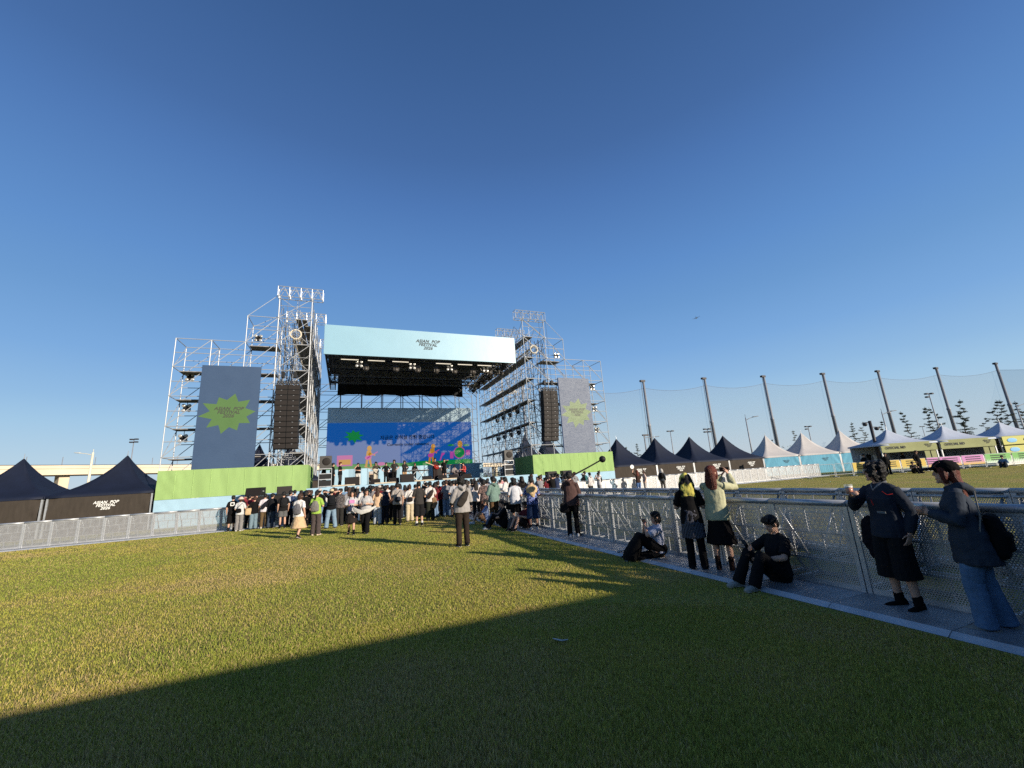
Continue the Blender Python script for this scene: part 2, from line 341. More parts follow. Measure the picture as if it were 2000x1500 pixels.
def bottom_mesh(J,kind,voxel):
    b=MB(); P=J['P']
    if kind in('skirt','long_skirt','dress'):
        if J.get('seat'):
            k=(J['kn'][0]+J['kn'][1])/2; a=(J['an'][0]+J['an'][1])/2
            b.loft([P+Vector((0,-.02,.05)),P.lerp(k,.5)+Vector((0,0,.02)),k+Vector((0,0,.02))],[.20,.22,.20],[.15,.13,.09]); b.loft([k,k.lerp(a,.5),a+Vector((0,.02,-.02))],[.20,.24,.27],[.09,.14,.16]); b.loft([P+Vector((0,0,-.04)),a+Vector((0,-.1,-.03))],[.2,.26],[.09,.05])
        else:
            z={'skirt':.46,'long_skirt':.24,'dress':.40}[kind]; n=6; pts=[];rx=[];ry=[]
            for i in range(n+1):
                t=i/n; pts.append(Vector((P.x*(1-t),0,P.z+.1-(P.z+.1-z)*t))); rx.append(.135+.10*t**1.25+(.07*t if kind!='skirt' else .0)); ry.append(.105+.09*t**1.25+(.06*t if kind!='skirt' else .03*t))
            b.loft(pts,rx,ry,n=28,cap=(.4,.12))
            pl=22 if kind=='dress' else 13
            for j,(x,y,zz) in enumerate(b.v):
                a=math.atan2(y,x-P.x*0); t=max(0,min(1,(P.z+.1-zz)/(P.z+.1-z))); f=1+.055*t*math.sin(a*pl/2*2+2*math.sin(a)); b.v[j]=(x*f,y*f,zz)
            m=sculpt(b,kind,[DARKM],voxel,2,[(.03,.10),(.012,.04)]); return m
    else:
        sw=P+Vector((0,0,-.02)) if not J.get('seat') else P
        b.loft([sw+Vector((0,0,-.05)),sw,P+Vector((0,0,.11))],[.165,.178,.142],[.12,.128,.108])
        wd={'trousers':1.0,'slim':.93,'wide':1.28,'loose':1.10,'shorts':1.15,'long_shorts':1.4}[kind]
        for i in(0,1):
            h,k,a=J['hip'][i],J['kn'][i],J['an'][i]
            if kind=='shorts': b.loft([h,h.lerp(k,.5),h.lerp(k,.86)],[.10,.10*wd*.95,.098*wd],[.108,.105,.11],cap=(1,.15))
            elif kind=='long_shorts': b.loft([h,h.lerp(k,.5),k,k.lerp(a,.28)],[.10,.112,.118,.128],[.108,.118,.125,.135],cap=(1,.12))
            else: b.loft([h,h.lerp(k,.5),k,k.lerp(a,.5),a+Vector((0,.01,-.02))],[.098,.092*(.5+.5*wd),.074*wd,.072*wd,.074*wd],[.105,.096*(.5+.5*wd),.078*wd,.076*wd,.082*wd],cap=(1,.2))
    return sculpt(b,kind,[DARKM],voxel,3,[(.018,.11),(.010,.045)] if voxel>.0105 else [(.014,.12),(.005,.03)])
_hair={}
def hair_mesh(kind,hero=False):
    k=(kind,hero)
    if k in _hair: return _hair[k]
    b=MB()
    b.ell((0,-.022,.050),(.088,.098,.086),16,10)
    b.ell((0,-.055,.005),(.082,.066,.085),14,8)
    for i in range(9):
        x=-.064+.016*i; j=((i*7)%5-2)*.004; b.loft([(x*.7,.030,.115),(x*.95,.072,.080),(x*1.06+j,.082-abs(x)*.35,.030+abs(j)*2)],[.022,.016,.007],[.014,.009,.004],(1,0,0),8)
    for s in(-1,1): b.loft([(s*.072,.028,.060),(s*.077,.012,.0),(s*.076,.006,-.025)],[.016,.012,.007],[.032,.024,.014])
    if kind in('bob','long','curly','pony_low'):
        b.ell((0,-.055,-.035),(.088,.062,.095),14,8)
        for s in(-1,1): b.loft([(s*.078,.028,.04),(s*.084,.018,-.03),(s*.076,.01,-.10)],[.018,.018,.014],[.036,.034,.022])
    if kind=='long': b.loft([(0,-.06,-.02),(0,-.088,-.14),(0,-.105,-.27),(0,-.10,-.36)],[.088,.10,.088,.055],[.052,.042,.032,.018])
    if kind=='front_long':
        b.ell((0,-.055,-.035),(.088,.062,.095),14,8)
        for s in(-1,1): b.loft([(s*.08,.0,.02),(s*.088,.0,-.10),(s*.095,.03,-.22)],[.02,.02,.012],[.045,.04,.02])
        b.loft([(0,-.06,-.02),(0,-.088,-.14),(0,-.10,-.3)],[.088,.095,.07],[.05,.04,.02])
    if kind=='pony': b.loft([(0,-.10,.06),(0,-.16,.03),(0,-.17,-.10),(0,-.15,-.22)],[.025,.035,.034,.012],[.025,.035,.03,.012])
    if kind=='bun': b.ell((0,-.07,.135),(.045,.045,.04))
    if kind=='curly':
        random.seed(3)
        for i in range(46):
            a=random.uniform(.55,2*math.pi-.55)-math.pi/2*3; z=random.uniform(-.11,.12); rr=.088*math.sqrt(max(.2,1-((z-.02)/.16)**2))
            x,y=math.sin(a)*0,0
            th=random.uniform(R(35),R(325)); b.ell((math.sin(th)*rr*1.02,-.02+math.cos(th)*rr*1.1,z),(.026,.026,.028),8,6)
    d=[(.016,.025)] if kind=='curly' else [(.007,.02)] if hero else [(.012,.022)]
    me=sculpt(b,'hair',[DARKM],.008 if not hero else .006,2,d); _hair[k]=me; return me
def hat_mesh(kind):
    k=('hat',kind)
    if k in _hair: return _hair[k]
    b=MB()
    if kind=='cap':
        b.ell((0,-.015,.062),(.096,.112,.088),18,10); b.ell((0,-.015,.05),(.097,.113,.04),18,8)
        b.loft([(-.05,.085,.052),(0,.10,.056),(.05,.085,.052)],[.05,.09,.05],[.012,.012,.012],(0,1,-.1)); b.loft([(0,.07,.055),(0,.19,.035)],[.085,.06],[.010,.008])
    if kind=='bucket':
        b.ell((0,-.012,.065),(.1,.112,.085),18,10); b.lathe((0,-.012,0),[(.10,.07),(.16,.015),(.165,.005),(.10,.04)],22)
    if kind=='towel':
        b.ell((0,-.018,.045),(.108,.118,.10),18,10); b.ell((0,-.07,-.06),(.115,.075,.13),14,8)
        for s in(-1,1): b.loft([(s*.09,.03,.05),(s*.115,.0,-.06),(s*.12,-.01,-.22)],[.02,.022,.02],[.06,.07,.06])
        b.loft([(0,-.10,0),(0,-.13,-.16),(0,-.12,-.30)],[.10,.12,.13],[.03,.025,.022])
    if kind=='shawl':
        b.loft([(0,-.015,-.15),(0,-.03,-.20),(0,-.05,-.27),(0,-.08,-.40)],[.085,.165,.205,.17],[.075,.11,.13,.10],cap=(.3,.15)); b.loft([(-.05,-.12,-.24),(.02,-.17,-.42),(.05,-.15,-.55)],[.12,.10,.03],[.03,.025,.012])
    if kind=='sunhat':
        b.ell((0,-.012,.07),(.10,.112,.085),18,10); b.lathe((0,-.012,0),[(.10,.065),(.21,.035),(.212,.028),(.10,.05)],26)
    me=sculpt(b,kind,[DARKM],.008,2,[(.008,.03)] if kind not in('towel','shawl') else [(.03,.08)]); _hair[k]=me; return me
def shoe_mesh(kind):
    k=('shoe',kind)
    if k in _hair: return _hair[k]
    b=MB()
    b.loft([(0,-.055,.045),(0,.03,.042),(0,.12,.036),(0,.165,.030)],[.036,.041,.049,.042],[.044,.046,.038,.028])
    b.loft([(0,-.03,.05),(0,-.03,.085 if kind!='boot' else .22)],[.040,.044],[.044,.048])
    sole=MB(); sole.loft([(0,-.06,.016),(0,.04,.016),(0,.17,.016)],[.040,.040,.046],[.016,.016,.016])
    up=sculpt(b,'upper',[DARKM,WHITEP],.008,3)
    so_=sculpt(sole,'sole',[DARKM,WHITEP],.008,1)
    bm=bmesh.new(); bm.from_mesh(up); n0=len(bm.faces); bm.from_mesh(so_)
    bm.faces.ensure_lookup_table()
    for f in bm.faces[n0:]: f.material_index=1
    me=bpy.data.meshes.new('shoe'); bm.to_mesh(me); bm.free(); me.materials.append(DARKM); me.materials.append(WHITEP)
    for p in me.polygons: p.use_smooth=True
    _hair[k]=me; return me
def setm(o,*ms):
    for i,m_ in enumerate(ms):
        if m_ is None or i>=len(o.material_slots): continue
        o.material_slots[i].link='OBJECT'; o.material_slots[i].material=m_
_pose={}
def posed(key,J,voxel,what,kind):
    k=(key,what,kind,voxel)
    if k not in _pose: _pose[k]=(body_mesh if what=='body' else top_mesh if what=='top' else bottom_mesh)(*( (J,voxel) if what=='body' else (J,kind,voxel)))
    return _pose[k]
HAIRC={'black':(.010,.009,.009),'brown':(.045,.022,.014),'reddish':(.10,.020,.010),'blond':(.42,.30,.13),'dark':(.018,.013,.011)}
def hairm(c): return mat('hair_'+c,HAIRC[c],.5,0,.3,60,.6,90,spec=.25,stretch=(3,3,.4))
PEOPLE=[]
def person(pos,yaw,H,label,top,bottom,hair=('short','black'),arms=('down','down'),stance='even',head=(0,0),lean=(0,0),seat=None,shoes=(30,30,32),shoe_kind='low',sole=(200,200,200),hat=None,socks=None,voxel=.014,group=None,curl=None,palm=None,hero=False):
    """pos: Vector on the ground; yaw in degrees anticlockwise, 0 faces the stage"""
    J=joints(arms,stance,head,lean,seat)
    if seat: J['seat']=seat
    if curl: J['curl']=curl
    if palm: J['palm']=palm
    key=repr((arms,stance,head,lean,seat,curl,palm)); s=H/1.70
    r=thing('person',label,'person',pos,R(yaw),group); r.scale=(s,s,s)
    link('body',posed(key,J,voxel,'body',''),r,False)
    def cm(c): return c if isinstance(c,bpy.types.Material) else cloth(c)
    if top:
        nm={'tee':'shirt','long':'long_sleeved_top','hoodie':'hooded_jacket','vest':'sleeveless_top','crop':'short_top'}[top[0]]
        o=link(nm,posed(key,J,voxel,'top',top[0]),r,False); setm(o,cm(top[1]))
    nm={'trousers':'trousers','slim':'trousers','wide':'wide_trousers','loose':'jeans','shorts':'shorts','long_shorts':'long_shorts','skirt':'skirt','long_skirt':'long_skirt','dress':'dress_skirt'}[bottom[0]]
    o=link(nm,posed(key,J,voxel,'bottom',bottom[0]),r,False); setm(o,cm(bottom[1]))
    if hair:
        o=link('hair',hair_mesh(hair[0],hero),r,False); o.matrix_basis=J['H']; setm(o,hairm(hair[1]))
    if hat:
        o=link({'cap':'cap','bucket':'bucket_hat','towel':'head_towel','sunhat':'sun_hat','shawl':'shawl'}[hat[0]],hat_mesh(hat[0]),r,False); o.matrix_basis=J['H']; setm(o,cm(hat[1]))
    for i in(0,1):
        o=link('shoe',shoe_mesh(shoe_kind),r,False); o.location=J['an'][i]-Vector((0,0,.085)); o.rotation_euler=(0,0,J['fy'][i])
        if stance=='walk' and i==1: o.rotation_euler=(-.35,0,J['fy'][i])
        setm(o,cloth(shoes),cloth(sole))
        if socks:
            b=MB(); b.loft([J['an'][i]+Vector((0,0,-.02)),J['an'][i]+Vector((0,-.002,.075))],[.046,.049],[.047,.05]); b.build('sock',[cloth(socks)],r,False,True)
    r['_J']=0; del r['_J']
    W=Matrix.LocRotScale(r.location,r.rotation_euler,r.scale)
    info=dict(r=r,J=J,W=W,s=s,label=label); PEOPLE.append(info); return info
def wp(info,v): return info['W']@Vector(v)
def worn(info,mesh,name,label,cat,local,mats,rot=(0,0,0),group=None,scale=1):
    """a bag or held thing: its own top-level object placed in the wearer's frame"""
    o=link(name,mesh); m=info['W']@Matrix.Translation(Vector(local))@Euler(rot).to_matrix().to_4x4()@Matrix.Scale(scale,4)
    o.matrix_basis=m; setm(o,*mats); return tag(o,label,cat,group)
_bag={}
def bag_mesh(kind):
    if kind in _bag: return _bag[kind]
    b=MB()
    if kind=='backpack':
        b.loft([(0,-.06,-.20),(0,-.07,-.05),(0,-.06,.13)],[.14,.15,.12],[.07,.085,.06]); b.loft([(0,-.14,-.15),(0,-.145,-.02)],[.10,.10],[.03,.03])
        for s in(-1,1): b.loft([(s*.10,-.03,.15),(s*.115,.06,.19),(s*.12,.20,.13),(s*.13,.23,-.02),(s*.14,.14,-.16),(s*.12,-.03,-.2)],[.022]*6,[.008]*6,(1,0,0),8)
        d=.02
    elif kind=='crossbody':
        b.loft([(0,-.17,-.10),(0,-.18,.02)],[.13,.12],[.055,.05]); 
        pts=[(-.11,-.17,-.02),(-.03,-.155,.15),(.10,-.11,.30),(.13,.02,.34),(.06,.15,.18),(-.10,.15,-.02),(-.19,.02,-.10),(-.11,-.17,-.03)]
        b.loft(pts,[.016]*8,[.008]*8,(0,0,1),8); d=.012
    elif kind=='sling':
        b.loft([(-.10,-.165,-.14),(0,-.185,0),(.09,-.165,.14)],[.09,.10,.06],[.05,.055,.04],(1,0,-1)); b.loft([(.09,-.16,.14),(.15,-.05,.30),(.12,.12,.22),(-.1,.15,-.05),(-.2,.0,-.15),(-.12,-.16,-.15)],[.018]*6,[.009]*6,(0,0,1),8); d=.012
    elif kind=='tote':
        b.loft([(0,0,-.42),(0,0,-.30),(0,0,-.16)],[.17,.175,.15],[.05,.06,.045]); 
        for s in(-1,1): b.loft([(s*.10,.01,-.17),(s*.07,.02,.0),(0,.02,.06)],[.014]*3,[.006]*3,(1,0,0),8)
        d=.02
    elif kind=='shoulder':
        b.loft([(0,0,-.16),(0,0,0)],[.13,.11],[.06,.05]); b.loft([(.08,.0,.02),(.05,.08,.25),(.0,.12,.52)],[.012]*3,[.007]*3,(1,0,0),8); b.loft([(-.05,.0,.02),(-.02,-.03,.25),(.0,.05,.52)],[.012]*3,[.007]*3,(1,0,0),8); d=.012
    elif kind=='drawstring':
        b.loft([(0,-.06,-.26),(0,-.075,-.1),(0,-.05,.06)],[.16,.165,.10],[.06,.075,.04])
        for s in(-1,1): b.loft([(s*.08,-.03,.08),(s*.11,.06,.17),(s*.12,.18,.08),(s*.13,.1,-.15),(s*.14,-.03,-.25)],[.007]*5,[.007]*5,(1,0,0),6)
        d=.03
    _bag[kind]=sculpt(b,kind,[DARKM],.008,2,[(d,.08)]); return _bag[kind]
BAGPOS={'backpack':(0,-.10,1.26),'crossbody':(0,0,1.08),'sling':(0,0,1.16),'tote':(-.24,-.06,1.24),'shoulder':(-.24,0,.86),'drawstring':(0,-.10,1.22)}
BAGNAME={'backpack':'backpack','crossbody':'crossbody_bag','sling':'sling_bag','tote':'tote_bag','shoulder':'shoulder_bag','drawstring':'drawstring_bag'}
def bag(info,kind,rgb,label,local=None):
    c=rgb if isinstance(rgb,bpy.types.Material) else cloth(rgb)
    return worn(info,bag_mesh(kind),BAGNAME[kind],label,'bag',local or BAGPOS[kind],[c])
_phone=MB().box((0,0,0),(.076,.009,.155)).mesh('phone',[PHONEM])
def phone(info,local,rot,label):
    o=worn(info,_phone,'mobile_phone',label,'phone',local,[],rot); 
    b=o.modifiers.new('bevel','BEVEL'); b.width=.003; b.segments=2
    l=MB().lathe((.02,-.0048,.055),[(.011,0),(.011,.0015)],10).mesh('camera_lens',[GRILLE]); ch=link('camera_lens',l,o,False); return o
# ================================================================ ground and grass
def ground_mat(name,stops,scale,bump,fine=None):
    m=mat(name,(.1,.1,.1),.95,spec=.1); n=m.node_tree; b=n.nodes['Principled BSDF']
    tc=n.nodes.new('ShaderNodeTexCoord'); t=n.nodes.new('ShaderNodeTexNoise'); t.inputs['Scale'].default_value=scale; t.inputs['Detail'].default_value=8; t.inputs['Roughness'].default_value=.65
    r=n.nodes.new('ShaderNodeValToRGB')
    while len(r.color_ramp.elements)<len(stops): r.color_ramp.elements.new(.5)
    for e,(p,c) in zip(r.color_ramp.elements,stops): e.position=p; e.color=(*c,1)
    n.links.new(tc.outputs['Object'],t.inputs['Vector']); n.links.new(t.outputs[0],r.inputs[0]); out=r.outputs[0]
    t2=n.nodes.new('ShaderNodeTexNoise'); t2.inputs['Scale'].default_value=fine or 22; t2.inputs['Detail'].default_value=6; n.links.new(tc.outputs['Object'],t2.inputs['Vector'])
    mr=n.nodes.new('ShaderNodeMapRange'); mr.inputs[1].default_value=.3; mr.inputs[2].default_value=.7; mr.inputs[3].default_value=.55; mr.inputs[4].default_value=1.45; n.links.new(t2.outputs[0],mr.inputs[0])
    mx=n.nodes.new('ShaderNodeMix'); mx.data_type='RGBA'; mx.blend_type='MULTIPLY'; mx.inputs[0].default_value=1; n.links.new(out,mx.inputs[6]); n.links.new(mr.outputs[0],mx.inputs[7]); n.links.new(mx.outputs[2],b.inputs['Base Color'])
    bp=n.nodes.new('ShaderNodeBump'); bp.inputs['Strength'].default_value=bump; bp.inputs['Distance'].default_value=.05; n.links.new(t2.outputs[0],bp.inputs['Height']); n.links.new(bp.outputs[0],b.inputs['Normal'])
    return m
LAWN=ground_mat('lawn_turf',[(.30,(.39,.29,.125)),(.42,(.36,.295,.088)),(.55,(.31,.29,.07)),(.75,(.255,.27,.06))],.42,1.6)
GRND=ground_mat('dry_ground',[(.3,(.16,.14,.11)),(.6,(.11,.11,.07)),(.8,(.2,.18,.15))],.03,.3,1.5)
struct(MB().add([(-3000,-3000,-.01),(3000,-3000,-.01),(3000,3000,-.01),(-3000,3000,-.01)],[(0,1,2,3)]).build('ground',GRND))
def grid(name,x0,x1,y0,y1,z,nx,ny,mt):
    b=MB(); b.v=[(x0+(x1-x0)*i/nx,y0+(y1-y0)*j/ny,z) for j in range(ny+1) for i in range(nx+1)]
    b.f=[(j*(nx+1)+i,j*(nx+1)+i+1,(j+1)*(nx+1)+i+1,(j+1)*(nx+1)+i) for j in range(ny) for i in range(nx)]; b.m=[0]*len(b.f); return b.build(name,mt)
struct(grid('lawn',-60,90,-40,62,0,30,20,LAWN))
def grass():
    rng=np.random.default_rng(5)
    # candidates by distance ring so that density falls with distance from where people stand to look
    def rings(n,r0,r1,p):
        u=rng.random(n); e=2-p; r=(r0**e+u*(r1**e-r0**e))**(1/e); a=YAW+rng.uniform(-R(64),R(62),n); return r*np.sin(a),r*np.cos(a),r
    x1,y1,r1=rings(330000,2.0,6,.45); x2,y2,r2=rings(560000,6,34,1.5)
    x=np.r_[x1,x2]; y=np.r_[y1,y2]; r=np.r_[r1,r2]
    k=(x<5.16)&(y<24.75); x=x[k];y=y[k];r=r[k]; n=len(x)
    # clumping and mown height
    cl=np.sin(x*1.9+np.sin(y*1.3)*2)*np.sin(y*1.7+np.cos(x*.8)*2)+.8*np.sin(x*.53+y*.41+1.3*np.sin(x*.21))
    h=(.018+.010*rng.random(n)+.003*cl)*(1+.75*np.exp(-(r/5)**2))*(1+.008*np.minimum(r,20)); wd=(.0016+.0013*rng.random(n))*np.maximum(1,r/3.6)**.62
    a=rng.uniform(0,2*np.pi,n); la=rng.uniform(0,2*np.pi,n); ln=h*rng.uniform(.1,.75,n)
    dx=np.cos(a)*wd; dy=np.sin(a)*wd; tx=np.cos(la)*ln; ty=np.sin(la)*ln
    V=np.empty((n,5,3),np.float32)
    V[:,0]=np.c_[x-dx,y-dy,np.zeros(n)]; V[:,1]=np.c_[x+dx,y+dy,np.zeros(n)]
    V[:,2]=np.c_[x-dx*.8+tx*.35,y-dy*.8+ty*.35,h*.6]; V[:,3]=np.c_[x+dx*.8+tx*.35,y+dy*.8+ty*.35,h*.6]
    V[:,4]=np.c_[x+tx,y+ty,h]
    me=bpy.data.meshes.new('grass'); me.vertices.add(n*5); me.vertices.foreach_set('co',V.ravel())
    base=np.arange(n)[:,None]*5
    loops=np.concatenate([base+np.array([0,1,3,2]),base+np.array([2,3,4])],1).ravel()
    me.loops.add(n*7); me.loops.foreach_set('vertex_index',loops.astype(np.int32))
    st=np.empty((n,2),np.int32); st[:,0]=np.arange(n)*7; st[:,1]=st[:,0]+4
    me.polygons.add(n*2); me.polygons.foreach_set('loop_start',st.ravel())
    me.update(calc_edges=True)
    # colour of every blade: green, olive, straw
    t=np.clip(.5+.20*cl+rng.normal(0,.22,n),0,1); dry=rng.random(n)<(.10+.22*(cl<-.75)+.10*(np.sin(x*.33+2)*np.sin(y*.27)>.35))
    pf=.35*np.sin(x*2.3+3*np.sin(y*1.1+x*.4))*np.sin(y*2.1+2*np.cos(x*1.3))+np.sin(x*.45+1.7*np.sin(y*.31))*np.sin(y*.38+1.4*np.sin(x*.27+1))+.5*np.sin(x*1.1+y*.9)*np.sin(y*1.3-x*.5); t=np.clip(t-.5*np.clip(pf,-.8,1),0,1)
    c=np.outer(1-t,(.485,.405,.092))+np.outer(t,(.285,.325,.060)); dry|=(rng.random(n)<np.clip(.95*(pf-.25),0,.75)); c[dry]=np.array((.56,.425,.19))*rng.uniform(.75,1.05,(dry.sum(),1))
    sv=.16+.34*np.exp(-(r/7)**2); c*=(1+sv*rng.uniform(-1,1,n))[:,None]*1.08; col=np.ones((n,5,4),np.float32); col[:,:,:3]=c[:,None,:]
    at_=me.color_attributes.new('blade','FLOAT_COLOR','POINT'); at_.data.foreach_set('color',col.ravel())
    m=bpy.data.materials.new('grass_blade'); m.use_nodes=True; nt_=m.node_tree; nt_.nodes.clear()
    o=nt_.nodes.new('ShaderNodeOutputMaterial'); ca=nt_.nodes.new('ShaderNodeVertexColor'); ca.layer_name='blade'
    d=nt_.nodes.new('ShaderNodeBsdfDiffuse'); tr=nt_.nodes.new('ShaderNodeBsdfTranslucent'); mx=nt_.nodes.new('ShaderNodeMixShader'); mx.inputs[0].default_value=.36
    for q in(d,tr): nt_.links.new(ca.outputs[0],q.inputs[0])
    nt_.links.new(d.outputs[0],mx.inputs[1]); nt_.links.new(tr.outputs[0],mx.inputs[2]); nt_.links.new(mx.outputs[0],o.inputs[0])
    me.materials.append(m); og=bpy.data.objects.new('grass',me); COL.objects.link(og)
    tag(og,'short mown green and straw coloured turf grass covering the field','grass',kind='stuff')
grass()
lw=MB(); pts=[at(1080,1247,Z=.03),at(1088,1249,Z=.025),at(1098,1251,Z=.03),at(1109,1249,Z=.03)]
lw.loft(pts,[.010,.016,.014,.010],[.004,.006,.005,.003],(0,1,0)); tag(lw.build('wrapper',[mat('dull_film',(.36,.38,.36),.4)],smooth=True),'crumpled pale plastic wrapper lying on the shaded grass','litter')
# ================================================================ crowd barriers
def perforated(name,col,p,rad,rough=.42,metal=.8):
    m=mat(name,col,rough,metal,.12,5); n=m.node_tree; b=n.nodes['Principled BSDF']; out=n.nodes['Material Output']
    def M(op,a,b_=None):
        q=n.nodes.new('ShaderNodeMath'); q.operation=op
        for i,v in enumerate((a,b_)):
            if v is None: continue
            if isinstance(v,(int,float)): q.inputs[i].default_value=v
            else: n.links.new(v,q.inputs[i])
        return q.outputs[0]
    tc=n.nodes.new('ShaderNodeTexCoord'); sp=n.nodes.new('ShaderNodeSeparateXYZ'); n.links.new(tc.outputs['Object'],sp.inputs[0])
    v=M('DIVIDE',sp.outputs[2],p*.87); row=M('FLOOR',v); sh=M('MULTIPLY',M('PINGPONG',row,1),.5)
    u=M('ADD',M('DIVIDE',sp.outputs[0],p),sh); fu=M('SUBTRACT',M('FRACT',u),.5); fv=M('MULTIPLY',M('SUBTRACT',M('FRACT',v),.5),.87)
    d=M('SQRT',M('ADD',M('MULTIPLY',fu,fu),M('MULTIPLY',fv,fv))); hole=M('LESS_THAN',d,rad)
    # solid margins at the edge of the sheet
    inz=M('MULTIPLY',M('GREATER_THAN',sp.outputs[2],.10),M('LESS_THAN',sp.outputs[2],1.03)); hole=M('MULTIPLY',hole,inz)
    t=n.nodes.new('ShaderNodeBsdfTransparent'); mx=n.nodes.new('ShaderNodeMixShader'); n.links.new(hole,mx.inputs[0]); n.links.new(b.outputs[0],mx.inputs[1]); n.links.new(t.outputs[0],mx.inputs[2]); n.links.new(mx.outputs[0],out.inputs[0])
    return m
PERF=perforated('perforated_sheet',(.45,.45,.45),.025,.31,.45,.5)
PLATE=mat('tread_plate',(.36,.37,.38),.48,.65,.25,3,.5,55)
LIPM=mat('ramp_lip',(.50,.52,.54),.55,.3,.15,3,.2,20)
def make_barrier(L,nm,label,group):
    r=thing(nm,label,'barrier',(0,0,0),0,group); h=L/2
    MB().add([(-h+.05,0,.03),(h-.05,0,.03),(h-.05,0,1.06),(-h+.05,0,1.06)],[(0,1,2,3)]).build('perforated_panel',PERF,r,False)
    for s in(-1,1): MB().box((s*(h-.03),.012,.56),(.055,.05,1.09)).build('post',ALU,r,False,bevel=.004)
    b=MB().tube((-h+.004,0,1.10),(h-.004,0,1.10),.042,12); b.tube((-h+.03,.055,1.03),(h-.03,.055,1.03),.018,8); b.build('top_rail',ALU,r,False,True)
    b=MB(); 
    for z in(.36,.70): b.box((0,.018,z),(L-.12,.02,.022))
    for z0,z1,xs in((.05,.35,(-.1,.28)),(.37,.69,(-.28,.12)),(.71,1.02,(-.05,.3))):
        for x in xs: b.box((x*L,.018,(z0+z1)/2),(.018,.02,z1-z0))
    b.build('stiffener',ALU,r,False)
    for s in(-1,1): MB().tube((s*(h-.09),.03,1.0),(s*(h-.12),.62,.06),.018,8).build('rear_brace',ALU,r,False,True)
    b=MB(); 
    for s in(-1,1): b.box((s*(h-.12),.33,.04),(.04,.62,.04))
    b.box((0,.64,.04),(L-.1,.04,.04)); b.build('rear_foot',ALU,r,False)
    MB().box((0,-.35,.028),(L-.008,.70,.03)).build('floor_plate',PLATE,r,False,bevel=.003)
    MB().add([(-h+.006,-.79,.004),(h-.006,-.79,.004),(h-.006,-.705,.045),(-h+.006,-.705,.045),(-h+.006,-.705,.004),(h-.006,-.705,.004)],[(0,1,2,3),(3,2,5,4),(0,3,4),(1,5,2)]).build('ramp_lip',LIPM,r,False)
    return r
def run(proto,pts,rz,label,group):
    for i,(x,y) in enumerate(pts):
        o=copy_tree(proto) if proto.get('used') else proto; proto['used']=1
        o.location=(x,y,0); o.rotation_euler=(0,0,rz+R(random.uniform(-.5,.5))); o['label']=label; o['group']=group
    
pb=make_barrier(1.05,'crowd_barrier','x','x')
run(pb,[(6.0+random.uniform(-.008,.008),3.49+.525+1.05*i) for i in range(-3,21)],R(-90),'perforated aluminium crowd barrier in the long row people lean on beside the grass','near row of crowd barriers')
run(pb,[(8.25,3.3+1.05*i) for i in range(-3,21)],R(90),'aluminium crowd barrier in the second row across the gangway, facing away','second row of crowd barriers')
p2=make_barrier(.915,'crowd_barrier','x','x')
run(p2,[(-13.1+.4575+.915*i,25.6) for i in range(-2,20)],0,'perforated grey crowd barrier in the front row before the dark tents and stage','front row of crowd barriers at the stage')
run(p2,[(8.75+.915*i,25.6) for i in range(0,36)],0,'sunlit pale crowd barrier in the row running towards the cyan tents','far row of crowd barriers below the dark tents')
for o in list(COL.objects):
    if 'used' in o: del o['used']
# ================================================================ stage
st=thing('stage_platform','raised concert stage with pale blue skirt and dark deck','stage',(6.1,39,0))
MB().box((6.1,31,.915),(16.95,.04,1.83)).build('front_skirt',PALEB,st)
MB().box((6.1,39.5,1.72),(16.9,16.9,.2)).build('deck',BLACKP,st)
b=MB(); 
for x in np.linspace(-1.9,14.1,9):
    for y in(32,36,40,44,47): b.tube((x,y,0),(x,y,1.62),.05,6)
b.build('deck_frame',GALV,st)
bw=MB(); 
for i in range(40):
    x0=-2.2+i*16.6/40; x1=x0+16.6/40; y0=44.6+.12*math.sin(i*1.3); y1=44.6+.12*math.sin((i+1)*1.3); bw.add([(x0,y0,1.83),(x1,y1,1.83),(x1,y1,3.52),(x0,y0,3.52)],[(0,1,2,3)])
tag(bw.build('stage_curtain',PALEB,smooth=True),'pale blue cloth hung along the back of the stage below the screen','curtain')
